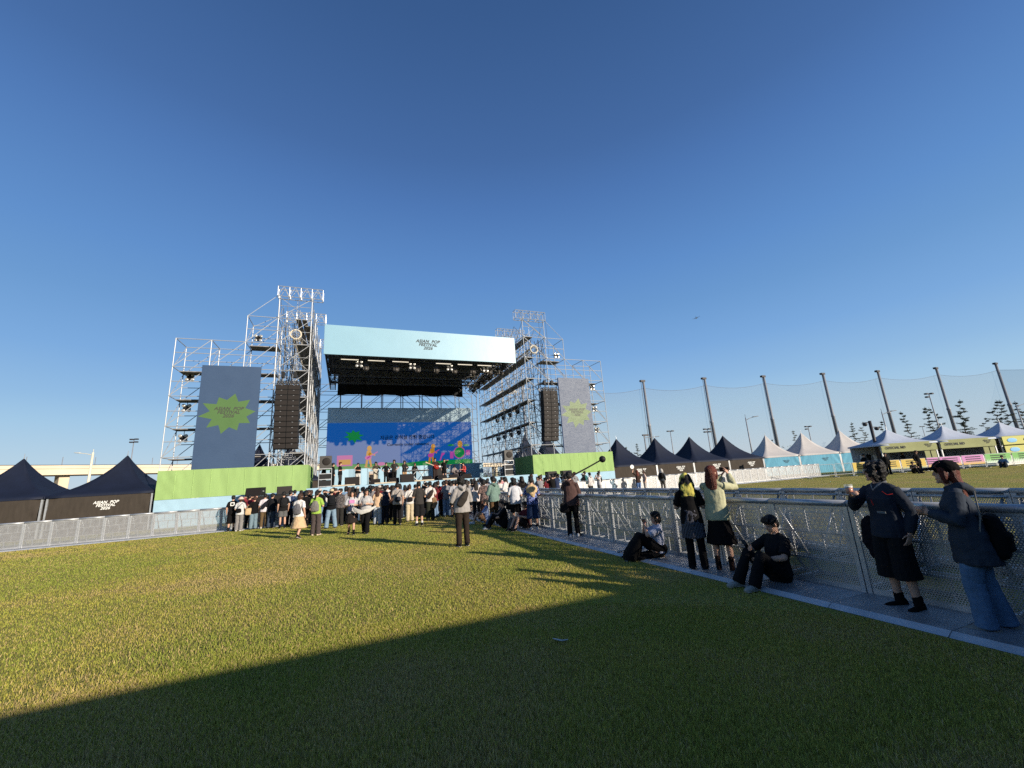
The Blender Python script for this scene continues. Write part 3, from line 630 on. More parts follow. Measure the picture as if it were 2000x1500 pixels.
def wing(x0,x1,side,label):
    r=thing('scaffold_hoarding',label,'hoarding',((x0+x1)/2,32,0))
    def sheet(nm,z0,z1,mt,y,amp):
        nx=60;nz=8;b=MB(); W_=x1-x0
        for j in range(nz+1):
            for i in range(nx+1):
                u=i/nx;v=j/nz; x=x0+W_*u; z=z0+(z1-z0)*v
                d=amp*(.5*math.sin(u*W_*4.1+math.sin(v*2))+.35*math.sin(u*W_*9.3+v*3)+.9*math.exp(-((u-.08)/.10)**2)*math.sin((u*W_*2.2+v*3.1)*4)+.9*math.exp(-((u-.93)/.08)**2)*math.sin((u*W_*2.2-v*3.1)*4))
                edge=min(1,min(v,1-v)*6+.25); b.v.append((x,y+d*edge,z))
        for j in range(nz):
            for i in range(nx): k=j*(nx+1)+i; b.f.append((k,k+1,k+nx+2,k+nx+1)); b.m.append(0)
        return b.build(nm,mt,r,smooth=True)
    sheet('lime_sheet',1.70,3.45,GREEN,32,.028); sheet('blue_sheet',0,1.69,PALEB,31.99,.012)
    xi=x1 if side<0 else x0
    b=MB(); n=40
    for i in range(n+1):
        y=32.01+i*4.2/n; d=.045*math.sin(i*1.15)
        b.v+=[(xi+d,y,1.8),(xi+d,y,3.43)]
    b.f=[(2*i,2*i+2,2*i+3,2*i+1) for i in range(n)]; b.m=[0]*n; b.build('side_sheet',GREENSHADE,r,smooth=True)
    MB().box(((x0+x1)/2,34.1,3.36),(x1-x0-.1,4.0,.1)).build('platform',PLANK,r)
    b=MB()
    for k in range(1,9): b.tube((x0+(x1-x0)*k/9,31.965,1.72),(x0+(x1-x0)*k/9,31.965,3.44),.006,4)
    b.build('seam',mat('lime_seam',srgb((190,222,140)),.85),r)
    return r
wing(-10.75,-2.4,-1,'long lime green hoarding with pale blue base left of the stage, lit evenly')
wing(14.75,22.88,1,'shorter lime green hoarding right of the stage beside the first dark tent')
# -- scaffolds
def scaffold(r,bays,ys,base_z,tops,prefix='',lift=2.0,front_diag=1,decks=(),rail=True,dk=None):
    """bays: list of x, tops: height for each x; all pipes are parts"""
    for x,t in zip(bays,tops):
        for y in ys: pipe(r,'standard',(x,y,base_z),(x,y,t),.030)
    levels=np.arange(2.3,max(tops)+.01,1.0)
    for k,z in enumerate(levels):
        big=(k%2==0)
        for (xa,ta),(xb,tb) in zip(list(zip(bays,tops))[:-1],list(zip(bays,tops))[1:]):
            if z<=min(ta,tb)+.02:
                for y in (ys if big else ys[:2]): pipe(r,'ledger',(xa,y,z),(xb,y,z),.026)
                if big and z+lift<=min(ta,tb)+.1 and z>=2.2:
                    s=front_diag
                    a,b_=((xa,xb) if s>0 else (xb,xa)); pipe(r,'diagonal_brace',(a,ys[0]-.03,z),(b_,ys[0]-.03,z+lift),.024)
                    if len(ys)>1: pipe(r,'diagonal_brace',(a,ys[-1]+.03,z),(b_,ys[-1]+.03,z+lift),.024)
        if big:
            for x,t in zip(bays,tops):
                if z<=t+.02:
                    for ya,yb in zip(ys[:-1],ys[1:]): pipe(r,'transom',(x,ya,z),(x,yb,z),.026)
                    if z+lift<=t+.1: pipe(r,'diagonal_brace',(x+.03,ys[0],z),(x+.03,ys[1],z+lift),.022)
    for (xa,xb,ya,yb,z) in decks:
        b=MB(); n=max(2,int(abs(yb-ya)/.32))
        for i in range(n):
            yy=ya+(yb-ya)*(i+.5)/n; b.box(((xa+xb)/2,yy,z+.05),(xb-xa-.08,(yb-ya)/n-.012,.06))
        b.build('plank_deck',PLANK,r)
def box_truss(r,name,p0,p1,w,h,mt=ALU,rr=.028,step=.8):
    """square lattice truss from p0 to p1 (bottom centre line)"""
    p0=Vector(p0);p1=Vector(p1);d=(p1-p0);L=d.length;d.normalize(); s=d.cross(Vector((0,0,1))).normalized()*w/2; u=Vector((0,0,h)); b=MB(); n=max(2,round(L/step))
    for a in(-1,1):
        for z in(0,1): b.tube(p0+s*a+u*z,p1+s*a+u*z,rr,6)
    for i in range(n+1):
        q=p0+d*L*i/n
        for a in(-1,1): b.tube(q+s*a,q+s*a+u,rr*.7,5)
        for z in(0,1): b.tube(q-s+u*z,q+s+u*z,rr*.7,5)
        if i<n:
            q2=p0+d*L*(i+.5)/n; q3=p0+d*L*(i+1)/n
            for a in(-1,1): b.tube(q+s*a,q2+s*a+u,rr*.8,5); b.tube(q2+s*a+u,q3+s*a,rr*.8,5)
    return b.build(name,mt,r)
MX=lambda x:12.2-x
def wing_scaffold(left):
    f=(lambda x:x) if left else MX
    r=thing('scaffold_wing','stepped steel tube scaffold carrying the blue video panel, at the stage\'s '+('left' if left else 'right'),'scaffold',(f(-8),33.5,0))
    xs=[-10.85,-8.84,-6.84,-4.9]; tops=[12.3,12.3,14.3,14.3]
    if not left: xs=[MX(x) for x in xs][::-1]; tops=tops[::-1]
    D=[]
    for z in(4.2,6.2,8.2,10.2):
        for a,b_ in zip(xs[:-1],xs[1:]): D.append((a,b_,33.5,34.5,z))
    a,b_=(xs[2],xs[3]) if left else (xs[0],xs[1]); D.append((a,b_,33.5,34.5,12.3))
    scaffold(r,xs,[32.5,34.5],0,tops,decks=D,front_diag=1 if left else -1)
    pipe(r,'stay_tube',(f(-6.84),32.5,14.3),(f(-4.9),32.5,16.2),.02); pipe(r,'stay_tube',(f(-6.84),34.5,14.2),(f(-4.9),34.5,15.4),.02)
    return r
wing_scaffold(True); wing_scaffold(False)
def tower(left):
    f=(lambda x:x) if left else MX
    r=thing('scaffold_tower','tall deep steel scaffold tower topped by lattice trusses, at the '+('left' if left else 'right')+' end of the roof','scaffold',(f(-3.8),39,0))
    xa,xb=sorted((f(-4.9),f(-2.7))); ys=[32.5+2*i for i in range(8)]
    for x in(xa,xb):
        for i,y in enumerate(ys): pipe(r,'standard',(x,y,0),(x,y,16.0 if i in(0,2,3,5,6) else 14.3),.038)
    for k in range(8):
        z=2.3+2*k
        if z>15: break
        for x in(xa,xb):
            pipe(r,'long_ledger',(x,ys[0]-.2,z),(x,ys[-1]+.2,z),.028)
            if k<6: pipe(r,'long_ledger',(x,ys[0]-.2,z+1),(x,ys[-1]+.2,z+1),.022)
            for i in range(7):
                a,b_=(i,i+1) if (i+k)%2==0 else (i+1,i)
                pipe(r,'diagonal_brace',(x,ys[a],z),(x,ys[b_],min(z+2,16)),.022)
        for y in ys: pipe(r,'transom',(xa,y,z),(xb,y,z),.026)
        pipe(r,'cross_brace',((xa if left else xb),ys[0]-.04,z),((xb if left else xa),ys[0]-.04,min(z+2,16)),.024)
        pipe(r,'cross_brace',((xa if left else xb),ys[3],z),((xb if left else xa),ys[3],min(z+2,16)),.022)
    for z in(4.3,6.3,8.3,10.3,12.3):
        b=MB()
        for i in range(3):
            xx=xa+.18+i*.30 if not left else xb-.18-i*.30; b.box((xx,39.5,z+.06),(.28,13.8,.06))
        b.build('plank_deck',PLANK,r)
        if z in(8.3,10.3):
            b=MB(); 
            for i in range(4): b.box(((xa+xb)/2,39.2+i*.5,z+.35),(2.0,.12,.05))
            b.build('cross_planks',CREAM,r)
    for y in(32.5,37.4,44.2): box_truss(r,'top_truss',(f(-5.0),y,15.95),(f(-1.95),y,15.95),.55,.8,step=.75)
    for x,z in((f(-3.2),14.4),(f(-2.95),13.9),(f(-3.6),14.4)): MB().box((x,39.5,z),(.32,13.5,.07)).build('catwalk',PLANK,r)
    # round sleeved cable truss running back under the catwalk
    b=MB(); cx=f(-3.7); cz=13.1
    for k in range(5):
        a=2*math.pi*k/5; b.tube((cx+.30*math.cos(a),32.6,cz+.30*math.sin(a)),(cx+.30*math.cos(a),42,cz+.30*math.sin(a)),.028,6)
    for i in range(24):
        y=32.6+i*.4
        for k in range(5):
            a=2*math.pi*k/5;a2=2*math.pi*(k+1)/5; b.tube((cx+.3*math.cos(a),y,cz+.3*math.sin(a)),(cx+.3*math.cos(a2),y+.4,cz+.3*math.sin(a2)),.017,5)
    b.build('cable_truss',CREAM,r)
    b=MB(); 
    for i in range(20):
        a=2*math.pi*i/20;a2=2*math.pi*(i+1)/20; b.tube((cx+.36*math.cos(a),32.5,cz+.36*math.sin(a)),(cx+.36*math.cos(a2),32.5,cz+.36*math.sin(a2)),.06,8)
    b.build('end_ring',CREAM,r,smooth=True)
    b=MB()
    for k in range(7):
        z=2.3+2*k
        for x in(xa,xb):
            for i in range(7):
                a,b2=(i+1,i) if (i+k)%2==0 else (i,i+1); b.tube((x+.05,ys[a],z),(x+.05,ys[b2],min(z+2,16)),.019,6)
        for i,y in enumerate(ys): b.tube((xa,y,z+1),(xb,y,z+1),.02,6); b.tube((xa if i%2 else xb,y+.04,z),(xb if i%2 else xa,y+.04,min(z+2,16)),.019,6)
        for i in range(7): b.tube(((xa+xb)/2,ys[i]+1,z),((xa+xb)/2,ys[i]+1,z+2),.018,6)
    o=b.build('fine_bracing',GALV,r); o['kind']='stuff'
    b=MB(); random.seed(11)
    for i in range(9):
        x=random.uniform(xa,xb); pts=[(x+.1*math.sin(j),32.9+random.uniform(0,.5),14.2-j*1.3) for j in range(8)]; b.path(pts,.022,5)
    b.build('hanging_cable',BLACKP,r)
    return r
tower(True); tower(False)
def rear():
    r=thing('rear_scaffold','dark tube scaffold with repeated slanting braces standing behind the stage screen','scaffold',(6.1,49.5,0))
    xs=[-3.0+2.27*i for i in range(9)]
    for x in xs:
        for y in(48.6,50.6): pipe(r,'standard',(x,y,0),(x,y,12.6),.05,GREYP)
    for z in range(2,13,2):
        for y in(48.6,50.6): pipe(r,'ledger',(xs[0],y,z+.3),(xs[-1],y,z+.3),.03,GREYP)
        pipe(r,'ledger',(xs[0],48.6,z+1.1),(xs[-1],48.6,z+1.1),.022,GREYP)
        for i in range(8):
            for y in(48.6,50.6):
                a,b_=(i,i+1) if i<4 else (i+1,i); pipe(r,'diagonal_brace',(xs[a],y,z+.3),(xs[b_],y,z+2.3),.028,GREYP)
rear()
# -- roof
rf=thing('stage_roof','flat black stage roof on dark lattice trusses with a black rear drape','roof',(6.1,39.5,13))
MB().box((6.2,39.8,13.75),(15.9,13.2,.12)).build('roof_sheet',BLACKP,rf)
for y in(34.6,37.6,40.6,43.6): box_truss(rf,'roof_truss',(-1.6,y,12.15),(14.0,y,12.15),.6,.95,TRUSSD,.045,1.25)
for x in(-1.45,13.85): box_truss(rf,'side_truss',(x,33.2,12.0),(x,46.3,12.0),.5,.55,DARKM,.04,.55)
for x in(2.4,6.2,10): box_truss(rf,'spine_truss',(x,33.3,12.9),(x,46.2,12.9),.4,.5,DARKM,.035,.9)
for y in(36.1,39.1,42.1): box_truss(rf,'lighting_truss',(-1.2,y,11.75),(13.6,y,11.75),.4,.45,TRUSSD,.035,.8)
b=MB(); g_=random.Random(31)
for i in range(150):
    y=33.5+12*g_.random(); x=13.9-2.6*g_.random()**1.6; z=11.5+1.2*g_.random(); d=Vector((g_.uniform(-.4,.4),g_.uniform(-.5,.5),g_.uniform(-.5,.3))); b.tube((x,y,z),Vector((x,y,z))+d,g_.choice((.02,.035,.06)),5,g_.choice((0,0,1,2)))
b.build('cable_loom',[CREAM,GALV,BLACKP],rf)
b=MB(); n=48
for i in range(n+1):
    x=-1.0+13.7*i/n; zz=11.25+.16*abs(math.sin(i*math.pi/12))+.08; b.v+=[(x,46.2+.08*math.sin(i*1.4),zz),(x,46.2+.08*math.sin(i*1.4),13.7)]
b.f=[(2*i,2*i+2,2*i+3,2*i+1) for i in range(n)]; b.m=[0]*n; b.build('rear_drape',BLACKP,rf,smooth=True)
# fascia
fa=thing('roof_banner','wide pale blue banner with small dark festival lettering across the roof front','banner',(6.2,33,11.8))
MB().box((6.2,33,13.03),(15.98,.12,2.42)).build('banner_sheet',FASC,fa,bevel=.01)
LOGO=text_mesh('ASIAN  POP\nFESTIVAL\n2026',.62,LETTER,shear=.28,offset=.018,line=.82,spacing=1.05)
def lettering(me,parent,c,width,rz=0,mt=None,tilt=0):
    xs=[v.co.x for v in me.vertices]; s=width/(max(xs)-min(xs))
    o=bpy.data.objects.new('lettering',me); COL.objects.link(o); o.parent=parent; o.matrix_parent_inverse=basis(parent).inverted()
    o.location=c; o.rotation_euler=(Matrix.Rotation(rz,3,'Z')@Matrix.Rotation(R(90),3,'X')@Matrix.Rotation(tilt,3,'Z')).to_euler(); o.scale=(s,s,s)
    if mt: setm(o,mt)
    return o
lettering(LOGO,fa,(6.2,32.93,13.05),2.06)
# -- LED screens
def led(name,base,emit,estr,rough=.52):
    m=mat(name,base,rough,0,.10,.9,emit=emit,estr=estr,spec=.32); return m
LEDB=led('led_banner_blue',(.028,.042,.062),srgb((50,80,118)),.37); LEDG=led('led_banner_green',(.04,.06,.025),srgb((82,125,58)),.43); LEDT=led('led_banner_text',(.05,.05,.04),(.03,.03,.03),.1)
def mottled(m,amt):
    n=m.node_tree; b=n.nodes['Principled BSDF']; tc=n.nodes.new('ShaderNodeTexCoord'); mp=n.nodes.new('ShaderNodeMapping'); mp.inputs['Scale'].default_value=(2,2,14); n.links.new(tc.outputs['Object'],mp.inputs[0])
    t=n.nodes.new('ShaderNodeTexNoise'); t.inputs['Scale'].default_value=2.2; t.inputs['Detail'].default_value=6; n.links.new(mp.outputs[0],t.inputs['Vector'])
    bp=n.nodes.new('ShaderNodeBump'); bp.inputs['Strength'].default_value=amt; bp.inputs['Distance'].default_value=.03; n.links.new(t.outputs[0],bp.inputs['Height']); n.links.new(bp.outputs[0],b.inputs['Normal'])
mottled(LEDB,.35); mottled(LEDG,.35)
def star(cx,cz,w,h,y,n,seed,inner=.62,spread=None):
    random.seed(seed); o=[]
    for i in range(2*n):
        a=math.pi*i/n+.12; rr=1*random.uniform(.9,1.08) if i%2==0 else inner*random.uniform(.92,1.06); o.append((cx+math.cos(a)*w/2*rr,y,cz+math.sin(a)*h/2*rr))
    return o
def flat(name,pts,mt,parent,th=.004):
    n=len(pts); c=Vector(pts[0])*0
    for p in pts: c+=Vector(p)
    c/=n; b=MB(); vs=[p for p in pts]+[(p[0],p[1]+th,p[2]) for p in pts]+[tuple(c)]
    b.add(vs,[(i,(i+1)%n,2*n) for i in range(n)]+[((i+1)%n,i,n+i,n+(i+1)%n) for i in range(n)]); return b.build(name,mt,parent)
LEDB2=mat('led_banner_glare',(.066,.070,.075),.5,0,.18,1.5,emit=srgb((66,86,118)),estr=.45,spec=.4); LEDG2=mat('led_banner_green_glare',(.085,.10,.045),.5,0,.2,1.5,emit=srgb((104,128,90)),estr=.42,spec=.4); mottled(LEDB2,.8); mottled(LEDG2,.8)  # sun glare on the right panel put into these greyer, paler colours
def banner(x0,x1,label,B=LEDB,G=LEDG):
    r=thing('video_banner',label,'video panel',((x0+x1)/2,32.2,3.45)); cx=(x0+x1)/2
    MB().box((cx,32.22,6.92),(x1-x0,.16,6.92)).build('display',B,r)
    MB().box((cx,32.34,6.92),(x1-x0-.05,.07,6.9)).build('cabinet',SCREENB,r)
    flat('starburst',star(cx+.0,7.05,3.15,2.75,32.136,10,5,.66),G,r)
    lettering(LOGO,r,(cx+.02,32.125,7.15),1.72,mt=LEDT)
banner(-9.12,-5.70,'tall slate blue video panel with a green starburst, left of the stage')
banner(17.95,21.22,'tall video panel greyed by painted glare, with a pale green starburst, right of the stage',LEDB2,LEDG2)
def em(name,rgb,base=.075,k=.5):
    c=srgb(rgb); return mat(name,(.072+.03*c[0],.072+.03*c[1],.05+.03*c[2]),.6,0,0,emit=c,estr=k,spec=.2)
sc=thing('stage_screen','wide blue video screen with cartoon band pictures and a rehearsal notice','screen',(6.1,48,3.6))
SB=em('screen_blue',(0,78,158)); SGR=em('screen_green',(0,122,58)); SOR=em('screen_orange',(178,122,30)); SPK=em('screen_pink',(170,62,150)); SDK=mat('screen_text',(.012,.012,.016),.7,spec=.1); SHEAD=mat('screen_header',(.46,.60,.66),.6,0,.05,.8); SWH=em('screen_white',(120,150,200))
MB().box((6.1,48.05,6.13),(16.1,.16,5.0)).build('display',SB,sc)
n_=SHEAD.node_tree; tl_=n_.nodes.new('ShaderNodeBsdfTranslucent'); tl_.inputs[0].default_value=(.68,.84,.90,1); ms_=n_.nodes.new('ShaderNodeMixShader'); ms_.inputs[0].default_value=.5
n_.links.new(n_.nodes['Principled BSDF'].outputs[0],ms_.inputs[1]); n_.links.new(tl_.outputs[0],ms_.inputs[2]); n_.links.new(ms_.outputs[0],n_.nodes['Material Output'].inputs[0])
MB().add([(-1.95,48.04,8.64),(14.15,48.04,8.64),(14.15,48.04,10.32),(-1.95,48.04,10.32)],[(0,1,2,3)]).build('header_sheet',SHEAD,sc)
b=MB(); b.box((6.1,48.07,10.32),(16.1,.05,.05)); b.build('header_rail',GREYP,sc)
MB().box((6.1,48.2,6.1),(16,.1,4.9)).build('cabinet',SCREENB,sc)
SX=lambda px: -1.95+(px-219)/(1885-219)*16.1      # horizontal place on the screen
SZ=lambda v: 3.63+v*5.0                             # 0 bottom, 1 top
ys=47.966
flat('ground_picture',[(-1.94,ys,3.64)]+[(-1.94+16.08*i/24,ys,SZ(.085+.03*math.sin(i*.9))) for i in range(25)]+[(14.14,ys,3.64)],SGR,sc)
flat('starburst',star(SX(500),SZ(.71),2.15,1.55,ys,8,9,.55),SGR,sc)
KO=text_mesh('지금은 리허설 진행 중입니다',.6,SDK,offset=.012); EN=text_mesh('Currently under rehearsal',.5,SDK,offset=.008)
lettering(KO,sc,(SX(1100),ys-.004,SZ(.655)),6.1); lettering(EN,sc,(SX(1105),ys-.004,SZ(.50)),4.7)
def ellp(cx,cz,a,b_,n=20,y=ys-.004): return [(cx+a*math.cos(2*math.pi*i/n),y,cz+b_*math.sin(2*math.pi*i/n)) for i in range(n)]
def rectp(x0,x1,z0,z1,y=ys-.004): return [(x0,y,z0),(x1,y,z0),(x1,y,z1),(x0,y,z1)]
x=SX(410); flat('amplifier_picture',rectp(x-.78,x+.78,SZ(.07),SZ(.30)),SPK,sc); flat('amplifier_picture',rectp(x-.6,x+.6,SZ(.10),SZ(.21),ys-.009),SOR,sc)
def bandsman(px,lean,drum=False):
    x=SX(px); b=MB(); y=ys-.007
    def L(p0,p1,w,mi=0):
        a=Vector((p0[0],y,p0[1]));c=Vector((p1[0],y,p1[1])); s=(c-a).cross(Vector((0,1,0))).normalized()*w; b.add([a-s,a+s,c+s*.8,c-s*.8],[(0,1,2,3)],mi)
    z=SZ(.03)
    L((x-.1,z+1.0),(x-.25,z),.13); L((x+.1,z+1.0),(x+.3,z),.13); L((x,z+.9),(x+lean*.5,z+1.75),.30); 
    p=ellp(x+lean*.75,z+2.02,.25,.3,14,y); b.add(p,[tuple(range(14))])
    L((x+lean*.4,z+1.5),(x+.7,z+1.25),.09); L((x+lean*.3,z+1.45),(x+.15,z+1.0),.09)
    y-=.003; L((x-.15,z+.95),(x+.95,z+1.62),.06,1); b.add(ellp(x-.05,z+1.0,.34,.24,12,y),[tuple(range(12))],1)
    return b.build('musician_picture',[SOR,SPK],sc)
bandsman(660,.1); bandsman(1370,.35)
x=SX(1720); flat('drum_picture',ellp(x,SZ(.27),.62,.62,20),SGR,sc); flat('drum_picture',ellp(x,SZ(.27),.72,.72,20,ys-.002),SPK,sc); flat('drum_picture',rectp(x-1.15,x-.75,SZ(.14),SZ(.30)),SPK,sc); flat('drum_picture',rectp(x+.8,x+1.3,SZ(.2),SZ(.32)),SPK,sc)
flat('cymbal_picture',ellp(x-1.0,SZ(.45),.42,.12,12),SGR,sc); flat('cymbal_picture',ellp(x+.85,SZ(.44),.4,.11,12),SGR,sc); flat('musician_picture',ellp(x+.1,SZ(.47),.3,.42,14,ys-.006),SOR,sc)
flat('stool_picture',[(SX(1470),ys-.004,SZ(.10)),(SX(1500),ys-.004,SZ(.28)),(SX(1540),ys-.004,SZ(.28)),(SX(1530),ys-.004,SZ(.24)),(SX(1512),ys-.004,SZ(.24)),(SX(1485),ys-.004,SZ(.10))],SPK,sc)
flat('pedal_picture',ellp(SX(800),SZ(.085),.42,.2,12),SPK,sc)
# -- loudspeakers
def line_array(x0,x1,label):
    r=thing('line_array',label,'loudspeaker',((x0+x1)/2,31.6,4.6)); W_=(x1-x0)/2; 
    for k in range(2):
        cx=x0+W_*(k+.5)
        for i in range(12):
            z=9.0-i*.368; t=R(-.4*i+1.0); M_=Matrix.Rotation(t*.6,3,'X')
            b=MB(); b.box((cx,31.75+.004*i*i,z-.18),(W_-.02,.62,.352),0,M_); b.box((cx,31.435+.004*i*i,z-.18),(W_-.05,.02,.31),1,M_); b.box((cx,31.42+.004*i*i,z-.05),(.09,.012,.02),2,M_); b.build('speaker_box',[BLACKP,GRILLE,GALV],r,bevel=.012)
        box_truss(r,'flying_frame',(cx-W_*.4,31.7,9.08),(cx+W_*.4,31.7,9.08),.5,.16,DARKM,.03,.4)
        MB().tube((cx,31.7,9.2),(cx,31.9,15.9),.012,5).build('hoist_chain',DARKM,r)
        MB().box((cx,31.72,9.75),(.22,.22,.42)).build('chain_hoist',BLACKP,r,bevel=.02)
line_array(-4.63,-3.12,'double column line array of black speakers hanging beside the slate blue panel'); line_array(15.93,17.38,'double column line array of black speakers hanging beside the greyish panel')
def cabinet(name,c,d,label,rz=0,group=None,wedge=0):
    r=thing(name,label,'loudspeaker',(c[0],c[1],c[2]),rz,group); h=d[2]
    b=MB(); x,y=d[0]/2,d[1]/2
    b.add([(-x,-y,0),(x,-y,0),(x,y,0),(-x,y,0),(-x,-y+wedge,h),(x,-y+wedge,h),(x,y,h),(-x,y,h)],[(3,2,1,0),(4,5,6,7),(0,1,5,4),(1,2,6,5),(2,3,7,6),(3,0,4,7)]); b.build('cabinet',BLACKP,r,False,bevel=.015)
    k=.012; b=MB(); b.add([(-x+.04,-y-k,.04),(x-.04,-y-k,.04),(x-.04,-y+wedge*.92-k,h-.04),(-x+.04,-y+wedge*.92-k,h-.04)],[(0,1,2,3)]); b.build('grille',GRILLE,r,False)
    for s in(-1,1): MB().box((s*(x+.004),0,h*.55),(.012,.16,.05)).build('handle',GALV,r,False)
    return r
for i in range(4): cabinet('subwoofer',(-5.45+.66*i if i<2 else -5.45+.66*i+.15,30.6,.0),(.62,.7,1.55),('black subwoofer standing upright before the left hoarding, outermost of four','black subwoofer second from the outer end before the left hoarding','black subwoofer third from the outer end before the left hoarding','black subwoofer nearest the stage before the left hoarding')[i])
cabinet('fill_speaker',(-5.2,30.5,1.56),(.95,.6,.52),'black fill speaker angled outward on the subwoofers, farther from the stage',R(-18),wedge=.1)
cabinet('fill_speaker',(-3.6,30.5,1.56),(.85,.6,.50),'black fill speaker facing front on the subwoofers, nearer the stage',R(8),wedge=.1)
for i,x in enumerate((15.6,17.0)):
    cabinet('subwoofer',(x,30.6,0),(1.1,.7,1.5),('black subwoofer before the right hoarding, nearer the stage','black subwoofer before the right hoarding, farther from the stage')[i]); cabinet('fill_speaker',(x,30.5,1.51),(.85,.6,.46),('black fill speaker standing before the right hoarding, nearer the stage','black fill speaker standing before the right hoarding, farther from the stage')[i],wedge=.1)
def rack(x,y,label):
    r=thing('side_fill_stack',label,'loudspeaker stack',(x,y,1.83))
    b=MB(); 
    for sx in(-.42,.42):
        for sy in(-.3,.3): b.tube((x+sx,y+sy,1.83),(x+sx,y+sy,3.15),.025,6)
    for z in(1.9,2.4,2.8,3.15): b.box((x,y-.3,z),(.88,.05,.05)); b.box((x,y+.3,z),(.88,.05,.05))
    b.build('frame',GALV,r); MB().box((x,y,2.12),(.78,.55,.42)).build('amplifier',BLACKP,r,bevel=.01); MB().box((x,y,2.6),(.78,.55,.36)).build('amplifier',BLACKP,r,bevel=.01)
    MB().box((x,y,3.62),(.8,.6,.9)).build('speaker_box',mat('brownish_cabinet',(.05,.045,.04),.6,0,.2,20),r,bevel=.02); MB().ell((x+.05,y-.31,3.66),(.28,.03,.28)).build('driver',GRILLE,r,smooth=True)
rack(-1.35,33.2,'metal rack of amplifiers with a speaker on top at the stage\'s left edge'); rack(13.3,34.2,'metal rack of amplifiers with a speaker on top at the stage\'s right edge')
# -- lamps in the scaffold
def blinder(c,label,s=1):
    r=thing('blinder_light',label,'stage light',c); x,y,z=c
    MB().box((x,y+.10,z),(.44,.08,.44)).build('housing',BLACKP,r,bevel=.02)
    for a in(-1,1):
        for b_ in(-1,1):
            MB().lathe((x+a*.17,y+.03,z+b_*.17),[(.07,.0),(.115,.05),(.11,.08),(.04,.08)],12,0,Matrix.Rotation(R(90),3,'X')).build('lamp',mat('lamp_glass',(.42,.41,.38),.25,.3),r,smooth=True)
    MB().tube((x,y+.14,z),(x,y+.14,z+.5),.02,6).build('clamp',DARKM,r)
nm=['top','middle','lowest']
for i,z in enumerate((10.0,7.8,5.7)): blinder((-10.35,34.2,z),'four lamp blinder in the %s outer bay of the left scaffold wing'%nm[i]); blinder((MX(-10.75),34.2,z),'four lamp blinder in the %s outer bay of the right scaffold wing'%nm[i])
blinder((-6.4,34.2,13.2),'four lamp blinder high on the left scaffold wing near the tower'); blinder((MX(-7.0),34.2,13.2),'four lamp blinder high on the right scaffold wing near the tower')
def moving_head(c,label,mt=BLACKP,group=None,rot=0):
    r=thing('moving_head_light',label,'stage light',c,0,group); x,y,z=c
    MB().box((x,y,z),(.34,.30,.14)).build('base',mt,r,bevel=.02)
    b=MB(); 
    for s in(-1,1): b.box((x+s*.19,y,z-.26),(.05,.16,.42))
    b.build('yoke',mt,r,bevel=.01); MB().lathe((x,y,z-.36),[(.10,-.22),(.16,-.18),(.17,.05),(.13,.17),(.06,.2)],14,0,Matrix.Rotation(rot,3,'X')).build('head',mt,r,smooth=True)
mh=mat('dusty_fixture',(.06,.052,.045),.5,.2,.3,20)
for j,z in enumerate((6.15,8.15)):
    for i in range(4): moving_head((MX(-2.95),35.6+i*1.9,z),'moving head light hanging under the %s deck inside the right tower'%('lower','upper')[j],group='moving heads under the %s deck of the right tower'%('lower','upper')[j],rot=R(random.uniform(-40,40)))
for i in range(6):
    moving_head((MX(-1.3)-.1,34+i*2.0,12.0),'moving head light hung along the sunlit right end of the roof',mt=mh,group='moving heads along the right end of the roof',rot=R(random.uniform(-50,50)))
for i,x in enumerate((.8,3.2,5.0,6.6,8.2,9.9,11.5,12.6)):
    if i%2==0: blinder((x,33.7,11.35),'four lamp blinder hanging under the pale roof banner','x'); COL.objects[-1]
    moving_head((x+.55,34.2,11.5),'small spotlight hanging behind the pale roof banner',mt=mh,group='spotlights behind the roof banner',rot=R(random.uniform(-50,50)))
for o in COL.objects:
    if o.get('label')=='four lamp blinder hanging under the pale roof banner': o['group']='blinders under the roof banner'
BAT=mat('batten_diffuser',(.55,.52,.45),.5,emit=(1,.9,.7),estr=.07)
for i,x in enumerate((.1,2.1,4.0,7.6,9.5,11.3)):
    r=thing('light_batten','slim pale light batten fixed under the front edge of the roof','stage light',(x,33.45,11.6),0,'light battens under the roof edge')
    MB().box((x,33.45,11.66),(1.35,.16,.12)).build('housing',BLACKP,r,bevel=.01); MB().box((x,33.40,11.58),(1.3,.10,.05)).build('diffuser',BAT,r)
# ================================================================ tents
def canopy(b,W,D,ze,hp,ov=.10,sag=.10,n=10,k=6,mi=0,pw=1.75):
    """peaked canopy with hollow flanks; local origin at the front left leg"""
    rows=[]
    for j in range(n+1):
        u=j/n; s=1-u; z=ze+hp*(.42*u+.58*u**pw*u); ring=[]
        hx=(W/2+ov)*s;hy=(D/2+ov)*s
        for e in range(4):
            for i in range(k):
                t=i/k*2-1; bow=(1-t*t)*(.06*s*min(W,D)*.5)*(1 if s>.02 else 0)
                x,y=((t*hx,-hy+bow),(hx-bow,t*hy),(-t*hx,hy-bow),(-hx+bow,-t*hy))[e]; ring.append((W/2+x,D/2+y,z))
        rows.append(ring)
    N=4*k; vs=[p for r_ in rows for p in r_]; fs=[(j*N+i,j*N+(i+1)%N,(j+1)*N+(i+1)%N,(j+1)*N+i) for j in range(n) for i in range(N)]
    b.add(vs,fs,mi)
    # short hanging valance
    base=len(b.v)-len(vs); vv=[(p[0],p[1],p[2]-.12) for p in rows[0]]; q=len(b.v); b.v+=vv; b.f+=[(q+i,q+(i+1)%N,base+(i+1)%N,base+i) for i in range(N)]; b.m+=[mi]*N
